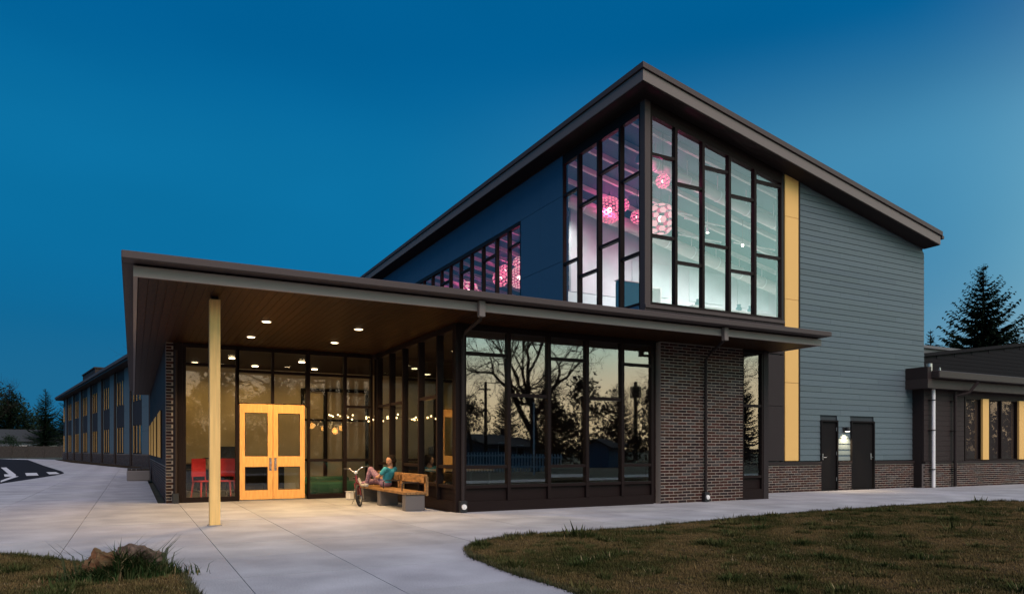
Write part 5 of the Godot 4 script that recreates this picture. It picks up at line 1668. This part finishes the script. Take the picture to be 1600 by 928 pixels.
# ------------------------------------------------------------------ lawn grass
func lawns() -> void:
	var nz := FastNoiseLite.new()
	nz.seed = 3; nz.frequency = 0.55; nz.fractal_octaves = 3
	var nz2 := FastNoiseLite.new()
	nz2.seed = 8; nz2.frequency = 0.16
	var tuft := MB.new()
	for k in 6:
		var a := k * 2.4
		var d := Vector3(cos(a), 0, sin(a))
		var s := Vector3(-d.z, 0, d.x) * 0.0027
		var o := d * 0.012 * (k % 3)
		var h := 0.019 + 0.005 * (k % 4)
		tuft.tri(o - s, o + s, o + d * h * (0.35 + 0.1 * (k % 3)) + Vector3.UP * h)
	var mesh := tuft.mesh()
	mesh.surface_set_material(0, M.grass)
	for side in 2:
		var poly: PackedVector2Array = [lawn_right, lawn_left][side]
		var xf := []; var cols := []
		var x0 := -2.4 if side == 0 else -8.0
		var x1 := 20.0 if side == 0 else -5.2
		var z0 := 3.1 if side == 0 else 1.6
		var tries := 260000 if side == 0 else 42000
		for k in tries:
			var p := Vector2(rng.randf_range(x0, x1), rng.randf_range(z0, 10.3))
			if not Geometry2D.is_point_in_polygon(p, poly): continue
			var near := Vector2(CAM.x, CAM.z).distance_to(p)
			if rng.randf() > clampf(1.25 - near * 0.035, 0.5, 1.0): continue
			var v := nz.get_noise_2d(p.x, p.y) + 0.6 * nz2.get_noise_2d(p.x, p.y)
			var dry := clampf(0.48 + v * 0.95 + 0.5 * nz2.get_noise_2d(p.x * 9.0, p.y * 9.0) + rng.randf_range(-0.25, 0.25) + (0.25 if side == 1 else 0.0), 0.0, 1.0)
			var c := Color(0.044, 0.046, 0.014).lerp(Color(0.17, 0.115, 0.048), dry)
			c *= rng.randf_range(0.7, 1.2)
			var s := rng.randf_range(0.75, 1.35) * (1.0 - 0.35 * dry)
			var weeds := nz.get_noise_2d(p.x * 3.1 + 50.0, p.y * 3.1)
			if weeds > 0.34:
				s *= 1.0 + (weeds - 0.34) * 6.0
				c = c.lerp(Color(0.03, 0.05, 0.014), 0.6)
			if rng.randf() < 0.006: s *= rng.randf_range(1.6, 2.8)
			if rng.randf() < 0.012: c = Color(0.30, 0.23, 0.13)
			xf.append(Transform3D(Basis(Vector3.UP, rng.randf() * TAU).scaled(Vector3(s * 1.3, s, s * 1.3)), Vector3(p.x, 0.010, p.y)))
			cols.append(Color(c.r, c.g, c.b))
		# longer unmown blades along the edge of the paving
		for i in poly.size():
			var a := poly[i]; var b := poly[(i + 1) % poly.size()]
			if minf(a.y, b.y) > 10.0 or maxf(absf(a.x), absf(b.x)) > 16: continue
			for k in int(a.distance_to(b) * 130):
				var p := a.lerp(b, rng.randf()) + Vector2(rng.randf_range(-0.03, 0.03), rng.randf_range(-0.03, 0.03))
				var s := rng.randf_range(1.0, 1.9)
				if nz.get_noise_2d(p.x * 2.0, p.y * 2.0) > 0.3: s *= 1.5
				xf.append(Transform3D(Basis(Vector3.UP, rng.randf() * TAU).scaled(Vector3(s, s, s)), Vector3(p.x, 0.005, p.y)))
				var c := Color(0.035, 0.048, 0.018).lerp(Color(0.10, 0.085, 0.045), rng.randf()) * rng.randf_range(0.7, 1.1)
				cols.append(Color(c.r, c.g, c.b))
		var mm := MultiMesh.new()
		mm.transform_format = MultiMesh.TRANSFORM_3D
		mm.use_colors = true
		mm.mesh = mesh
		mm.instance_count = xf.size()
		for k in xf.size():
			mm.set_instance_transform(k, xf[k])
			mm.set_instance_color(k, cols[k])
		var o := MultiMeshInstance3D.new()
		o.multimesh = mm
		o.name = numbered("grass", self)
		add_child(o, true)
		tag(o, ["short patchy brown and green grass of the lawn right of the path", "short dry brown grass of the lawn corner at the left"][side], "grass", "", "stuff")

# ------------------------------------------------------------------ the girl on the bench
# Bones are [from, to, radius, radius]; joined with a smooth minimum and meshed as surface nets.
func nets(into: MB, bones: Array, cell: float, k: float, grow := 0.0, keep: Variant = null) -> void:
	var lo := Vector3.ONE * 1e9; var hi := -lo
	for b in bones:
		for e in 2:
			var r: float = b[2 + e] + grow + k + cell * 2
			lo = lo.min(b[e] - Vector3.ONE * r); hi = hi.max(b[e] + Vector3.ONE * r)
	var n := Vector3i(((hi - lo) / cell).ceil()) + Vector3i.ONE
	var F := PackedFloat32Array()
	F.resize(n.x * n.y * n.z)
	F.fill(1.0)
	for b in bones:
		var A: Vector3 = b[0]; var B: Vector3 = b[1]
		var ra: float = b[2] + grow; var rb: float = b[3] + grow
		var m := maxf(ra, rb) + k + cell * 2
		var i0 := Vector3i(((A.min(B) - Vector3.ONE * m - lo) / cell).floor()).clamp(Vector3i.ZERO, n - Vector3i.ONE)
		var i1 := Vector3i(((A.max(B) + Vector3.ONE * m - lo) / cell).ceil()).clamp(Vector3i.ZERO, n - Vector3i.ONE)
		var AB := B - A
		var l2 := maxf(AB.length_squared(), 1e-9)
		for z in range(i0.z, i1.z + 1):
			for y in range(i0.y, i1.y + 1):
				var row := (z * n.y + y) * n.x
				for x in range(i0.x, i1.x + 1):
					var p := lo + Vector3(x, y, z) * cell
					var t := clampf((p - A).dot(AB) / l2, 0.0, 1.0)
					var d := (p - A - AB * t).length() - lerpf(ra, rb, t)
					var o := F[row + x]
					var h := maxf(k - absf(d - o), 0.0) / k if k > 0 else 0.0
					F[row + x] = minf(d, o) - h * h * k * 0.25
	if keep != null:
		for z in n.z:
			for y in n.y:
				for x in n.x:
					var i := (z * n.y + y) * n.x + x
					if F[i] < 0.1: F[i] = maxf(F[i], keep.call(lo + Vector3(x, y, z) * cell))
	var id := PackedInt32Array()
	id.resize(F.size()); id.fill(-1)
	var V := PackedVector3Array(); var NN := PackedVector3Array()
	var off := [0, 1, n.x, n.x + 1, n.x * n.y, n.x * n.y + 1, n.x * n.y + n.x, n.x * n.y + n.x + 1]
	var edges := [[0, 1], [2, 3], [4, 5], [6, 7], [0, 2], [1, 3], [4, 6], [5, 7], [0, 4], [1, 5], [2, 6], [3, 7]]
	for z in n.z - 1:
		for y in n.y - 1:
			for x in n.x - 1:
				var i := (z * n.y + y) * n.x + x
				var ins := 0
				for q in 8:
					if F[i + off[q]] < 0.0: ins += 1
				if ins == 0 or ins == 8: continue
				var s := Vector3.ZERO
				var c := 0
				for e in edges:
					var a: float = F[i + off[e[0]]]; var b: float = F[i + off[e[1]]]
					if (a < 0.0) == (b < 0.0): continue
					var t := a / (a - b)
					var pa := Vector3(e[0] & 1, (e[0] >> 1) & 1, e[0] >> 2); var pb := Vector3(e[1] & 1, (e[1] >> 1) & 1, e[1] >> 2)
					s += pa.lerp(pb, t); c += 1
				id[i] = V.size()
				V.append(lo + (Vector3(x, y, z) + s / c) * cell)
				var g := Vector3.ZERO
				g.x = F[i + 1] + F[i + off[3]] + F[i + off[5]] + F[i + off[7]] - F[i] - F[i + off[2]] - F[i + off[4]] - F[i + off[6]]
				g.y = F[i + off[2]] + F[i + off[3]] + F[i + off[6]] + F[i + off[7]] - F[i] - F[i + 1] - F[i + off[4]] - F[i + off[5]]
				g.z = F[i + off[4]] + F[i + off[5]] + F[i + off[6]] + F[i + off[7]] - F[i] - F[i + 1] - F[i + off[2]] - F[i + off[3]]
				NN.append(g.normalized())
	var st := [1, n.x, n.x * n.y]
	for z in range(1, n.z - 1):
		for y in range(1, n.y - 1):
			for x in range(1, n.x - 1):
				var i := (z * n.y + y) * n.x + x
				for ax in 3:
					if (F[i] < 0.0) == (F[i + st[ax]] < 0.0): continue
					var u: int = st[(ax + 1) % 3]; var w: int = st[(ax + 2) % 3]
					var q := [id[i], id[i - u], id[i - u - w], id[i - w]]
					if q.min() < 0: continue
					if F[i] >= 0.0: q.reverse()
					# q runs counter-clockwise seen from outside when the inside is at i
					var a: int = q[0]; var b: int = q[1]; var c: int = q[2]; var d: int = q[3]
					if (V[b] - V[a]).cross(V[c] - V[a]).dot(NN[a] + NN[c]) < 0.0:
						into.trin(V[a], V[c], V[b], NN[a], NN[c], NN[b]); into.trin(V[a], V[d], V[c], NN[a], NN[d], NN[c])
					else:
						into.trin(V[a], V[b], V[c], NN[a], NN[b], NN[c]); into.trin(V[a], V[c], V[d], NN[a], NN[c], NN[d])

func hand_bones(wrist: Vector3, fwd: Vector3, palm: Vector3, thumb: Vector3) -> Array:
	# fwd along the hand, palm the way the palm faces, thumb towards the thumb's side
	var s := thumb.normalized(); var f := fwd.normalized(); var p := palm.normalized()
	var b := []
	var kn := []
	for k in 4:
		var o := wrist + f * (0.055 - 0.004 * absf(k - 1)) + s * (0.022 - 0.0148 * k)
		kn.append(o)
		b.append([wrist + s * (0.010 - 0.007 * k), o, 0.011, 0.010])
	var len4 := [0.048, 0.054, 0.050, 0.038]
	for k in 4:
		var l: float = len4[k] * 0.9
		var d1 := (f * 0.88 + p * 0.48).normalized(); var d2 := (f * 0.45 + p * 0.9).normalized()
		var m: Vector3 = kn[k] + d1 * l * 0.52
		b.append([kn[k], m, 0.0078, 0.0068])
		b.append([m, m + d2 * l * 0.5, 0.0068, 0.0055])
	var t0 := wrist + f * 0.014 + s * 0.018; var t1 := t0 + (f * 0.55 + s * 0.75 + p * 0.3).normalized() * 0.030
	b.append([t0, t1, 0.010, 0.0085]); b.append([t1, t1 + (f * 0.85 + s * 0.2 + p * 0.45).normalized() * 0.026, 0.0085, 0.006])
	return b

func person() -> void:
	var O := Vector3(-0.53, 0.392, -2.92)
	var B := Basis(Vector3.UP, 0.49)
	var T := placed("person", "girl in turquoise shirt and patterned leggings sitting sideways on the bench, one knee up", "person", O)
	# -z runs along the bench away from the camera, where the legs point; the head is turned to the camera's left
	var hipL := O + B * Vector3(-0.075, 0.095, 0.0); var hipR := O + B * Vector3(0.075, 0.095, 0.0)  # L lies on the -x side, nearer the camera
	var chest := O + B * Vector3(0.02, 0.335, 0.12); var neck := O + B * Vector3(0.02, 0.455, 0.15)
	var kneeL := O + B * Vector3(-0.11, 0.405, -0.36); var ankL := O + B * Vector3(-0.12, 0.065, -0.50)
	var kneeR := O + B * Vector3(0.08, 0.125, -0.42); var ankR := O + B * Vector3(0.02, 0.060, -0.80)
	var shL := O + B * Vector3(-0.125, 0.415, 0.12); var shR := O + B * Vector3(0.165, 0.415, 0.13)
	var elL := O + B * Vector3(-0.20, 0.235, -0.03); var wrL := O + B * Vector3(-0.10, 0.225, -0.215)
	var elR := O + B * Vector3(0.20, 0.235, -0.02); var wrR := O + B * Vector3(0.03, 0.26, -0.21)
	var torso := [[O + B * Vector3(-0.05, 0.10, 0.01), O + B * Vector3(0.05, 0.10, 0.01), 0.095, 0.095], [O + B * Vector3(0, 0.11, 0.02), O + B * Vector3(0.01, 0.22, 0.06), 0.092, 0.082],
		[O + B * Vector3(-0.03, 0.24, 0.065), chest + Vector3(-0.045, 0.03, 0), 0.075, 0.078], [O + B * Vector3(0.05, 0.24, 0.065), chest + Vector3(0.05, 0.03, 0), 0.075, 0.078], [shL, shR, 0.048, 0.048]]
	var armu := [[shL, elL, 0.043, 0.033], [shR, elR, 0.043, 0.033]]
	var arml := [[elL, wrL, 0.032, 0.022], [elR, wrR, 0.032, 0.022]]
	var legs := [[hipL, kneeL, 0.082, 0.056], [kneeL, kneeL.lerp(ankL, 0.3), 0.055, 0.055], [kneeL.lerp(ankL, 0.3), ankL, 0.055, 0.035], [hipR, kneeR, 0.082, 0.056], [kneeR, kneeR.lerp(ankR, 0.3), 0.055, 0.054], [kneeR.lerp(ankR, 0.3), ankR, 0.054, 0.035]]
	var feet := [[ankL + B * Vector3(0, -0.03, 0.02), ankL + B * Vector3(-0.01, -0.035, -0.12), 0.032, 0.026], [ankR + B * Vector3(0, -0.01, -0.02), ankR + B * Vector3(-0.03, 0.11, -0.06), 0.033, 0.026]]
	var body := MB.new()
	var hc := neck + Vector3(-0.012, 0.145, -0.012)
	var look := Vector3(-0.72, -0.05, 0.45).normalized()
	var rightw := look.cross(Vector3.UP).normalized(); var up := rightw.cross(look).normalized()
	var H := func(x: float, y: float, z: float) -> Vector3: return hc + rightw * x + up * y + look * z
	nets(body, torso + armu + arml + legs + feet + [[chest + Vector3(0, 0.07, 0.0), neck + Vector3(0, 0.05, -0.005), 0.048, 0.04], [neck, H.call(0, -0.03, -0.015), 0.042, 0.05]], 0.012, 0.03)
	# head: skull, face, jaw, nose, ears
	nets(body, [[H.call(0, 0.025, -0.022), H.call(0, 0.03, 0.012), 0.086, 0.080], [H.call(0, -0.03, 0.02), H.call(0, -0.068, 0.045), 0.060, 0.032], [H.call(-0.03, -0.025, 0.045), H.call(0.03, -0.025, 0.045), 0.036, 0.036],
		[H.call(0, 0.01, 0.084), H.call(0, -0.022, 0.098), 0.008, 0.012], [H.call(-0.026, 0.022, 0.078), H.call(0.026, 0.022, 0.078), 0.011, 0.011], [H.call(-0.013, -0.047, 0.079), H.call(0.013, -0.047, 0.079), 0.0075, 0.0075],
		[H.call(-0.082, 0.01, -0.008), H.call(-0.086, -0.02, -0.004), 0.014, 0.009], [H.call(0.082, 0.01, -0.008), H.call(0.086, -0.02, -0.004), 0.014, 0.009]], 0.005, 0.018)
	nets(body, hand_bones(wrL, (wrL - elL).normalized(), Vector3(0.9, 0, 0.2), Vector3(0, 1, 0)), 0.0035, 0.004)
	nets(body, hand_bones(wrR, (wrR - elR).normalized(), Vector3(-0.9, 0, 0.2), Vector3(0, 1, 0)), 0.0035, 0.004)
	part(T, "body", body, M.skin)
	for s in [-1.0, 1.0]:
		var e := MB.new()
		e.ball(H.call(s * 0.029, 0.008, 0.0775), Vector3.ONE * 0.0095, 10)
		part(T, "eye", e, M.hair)
		var br := MB.new()
		br.tube([H.call(s * 0.014, 0.029, 0.091), H.call(s * 0.045, 0.031, 0.077)], [0.003, 0.002], 5)
		part(T, "eyebrow", br, M.hair)
	var mo := MB.new()
	mo.tube([H.call(-0.019, -0.046, 0.080), H.call(0, -0.047, 0.0875), H.call(0.019, -0.046, 0.080)], [0.002, 0.0045, 0.002], 6)
	part(T, "mouth", mo, M.red)
	var hair := MB.new()
	var R := RandomNumberGenerator.new()
	R.seed = 4
	var curls := [[H.call(0, 0.045, -0.045), H.call(0, 0.05, -0.02), 0.100, 0.092], [H.call(-0.06, 0.02, -0.05), H.call(0.06, 0.02, -0.05), 0.07, 0.07], [H.call(0, -0.04, -0.07), H.call(0, 0.0, -0.07), 0.06, 0.075]]
	for k in 46:
		var a := R.randf_range(0, TAU)
		var f := R.randf_range(-0.5, 1.0)
		var c: Vector3 = H.call(cos(a) * 0.10 * sqrt(maxf(0, 1 - f * f * 0.7)), 0.03 + f * 0.10, -0.05 + sin(a) * 0.08 * sqrt(maxf(0, 1 - f * f * 0.7)))
		if (c - hc).dot(look) > 0.045 and (c - hc).dot(up) < 0.085: continue
		curls.append([c, c + Vector3(R.randf_range(-0.02, 0.02), R.randf_range(-0.02, 0.02), R.randf_range(-0.02, 0.02)), R.randf_range(0.018, 0.03), 0.018])
	nets(hair, curls, 0.008, 0.014)
	part(T, "hair", hair, M.hair)
	var sh := MB.new()
	nets(sh, torso + [[shL, shL.lerp(elL, 0.5), 0.047, 0.045], [shR, shR.lerp(elR, 0.5), 0.047, 0.045]], 0.010, 0.03, 0.010, func(p: Vector3) -> float: return maxf(O.y + 0.10 - p.y, (p - neck).y + 0.02 - 0.3 * absf(p.x - neck.x)))
	part(T, "shirt", sh, M.shirt)
	var le := MB.new()
	nets(le, legs + [torso[0], torso[1]], 0.010, 0.03, 0.007, func(p: Vector3) -> float: return maxf(p.y - O.y - 0.20 - maxf(0.0, (-0.04 - (B.inverse() * (p - O)).z) * 4.0), maxf(0.075 - p.distance_to(ankL), 0.075 - p.distance_to(ankR)) - 0.03))
	for i in range(0, le.v.size(), 3):
		var p := le.v[i]
		var t := sin(p.x * 70.0 + sin(p.y * 50.0)) * sin(p.y * 64.0) * sin(p.z * 60.0 + p.x * 30.0)
		var c := Color(0.24, 0.13, 0.20) if t < 0.15 else (Color(0.40, 0.26, 0.30) if t < 0.45 else Color(0.12, 0.08, 0.16))
		for q in 3: le.c[i + q] = c
	part(T, "leggings", le, M.leggings)
	for k in 2:
		var s := MB.new()
		nets(s, [feet[k], [[ankL, ankR][k], feet[k][0], 0.036, 0.034]], 0.007, 0.02, 0.007)
		part(T, "shoe", s, M.shoe)
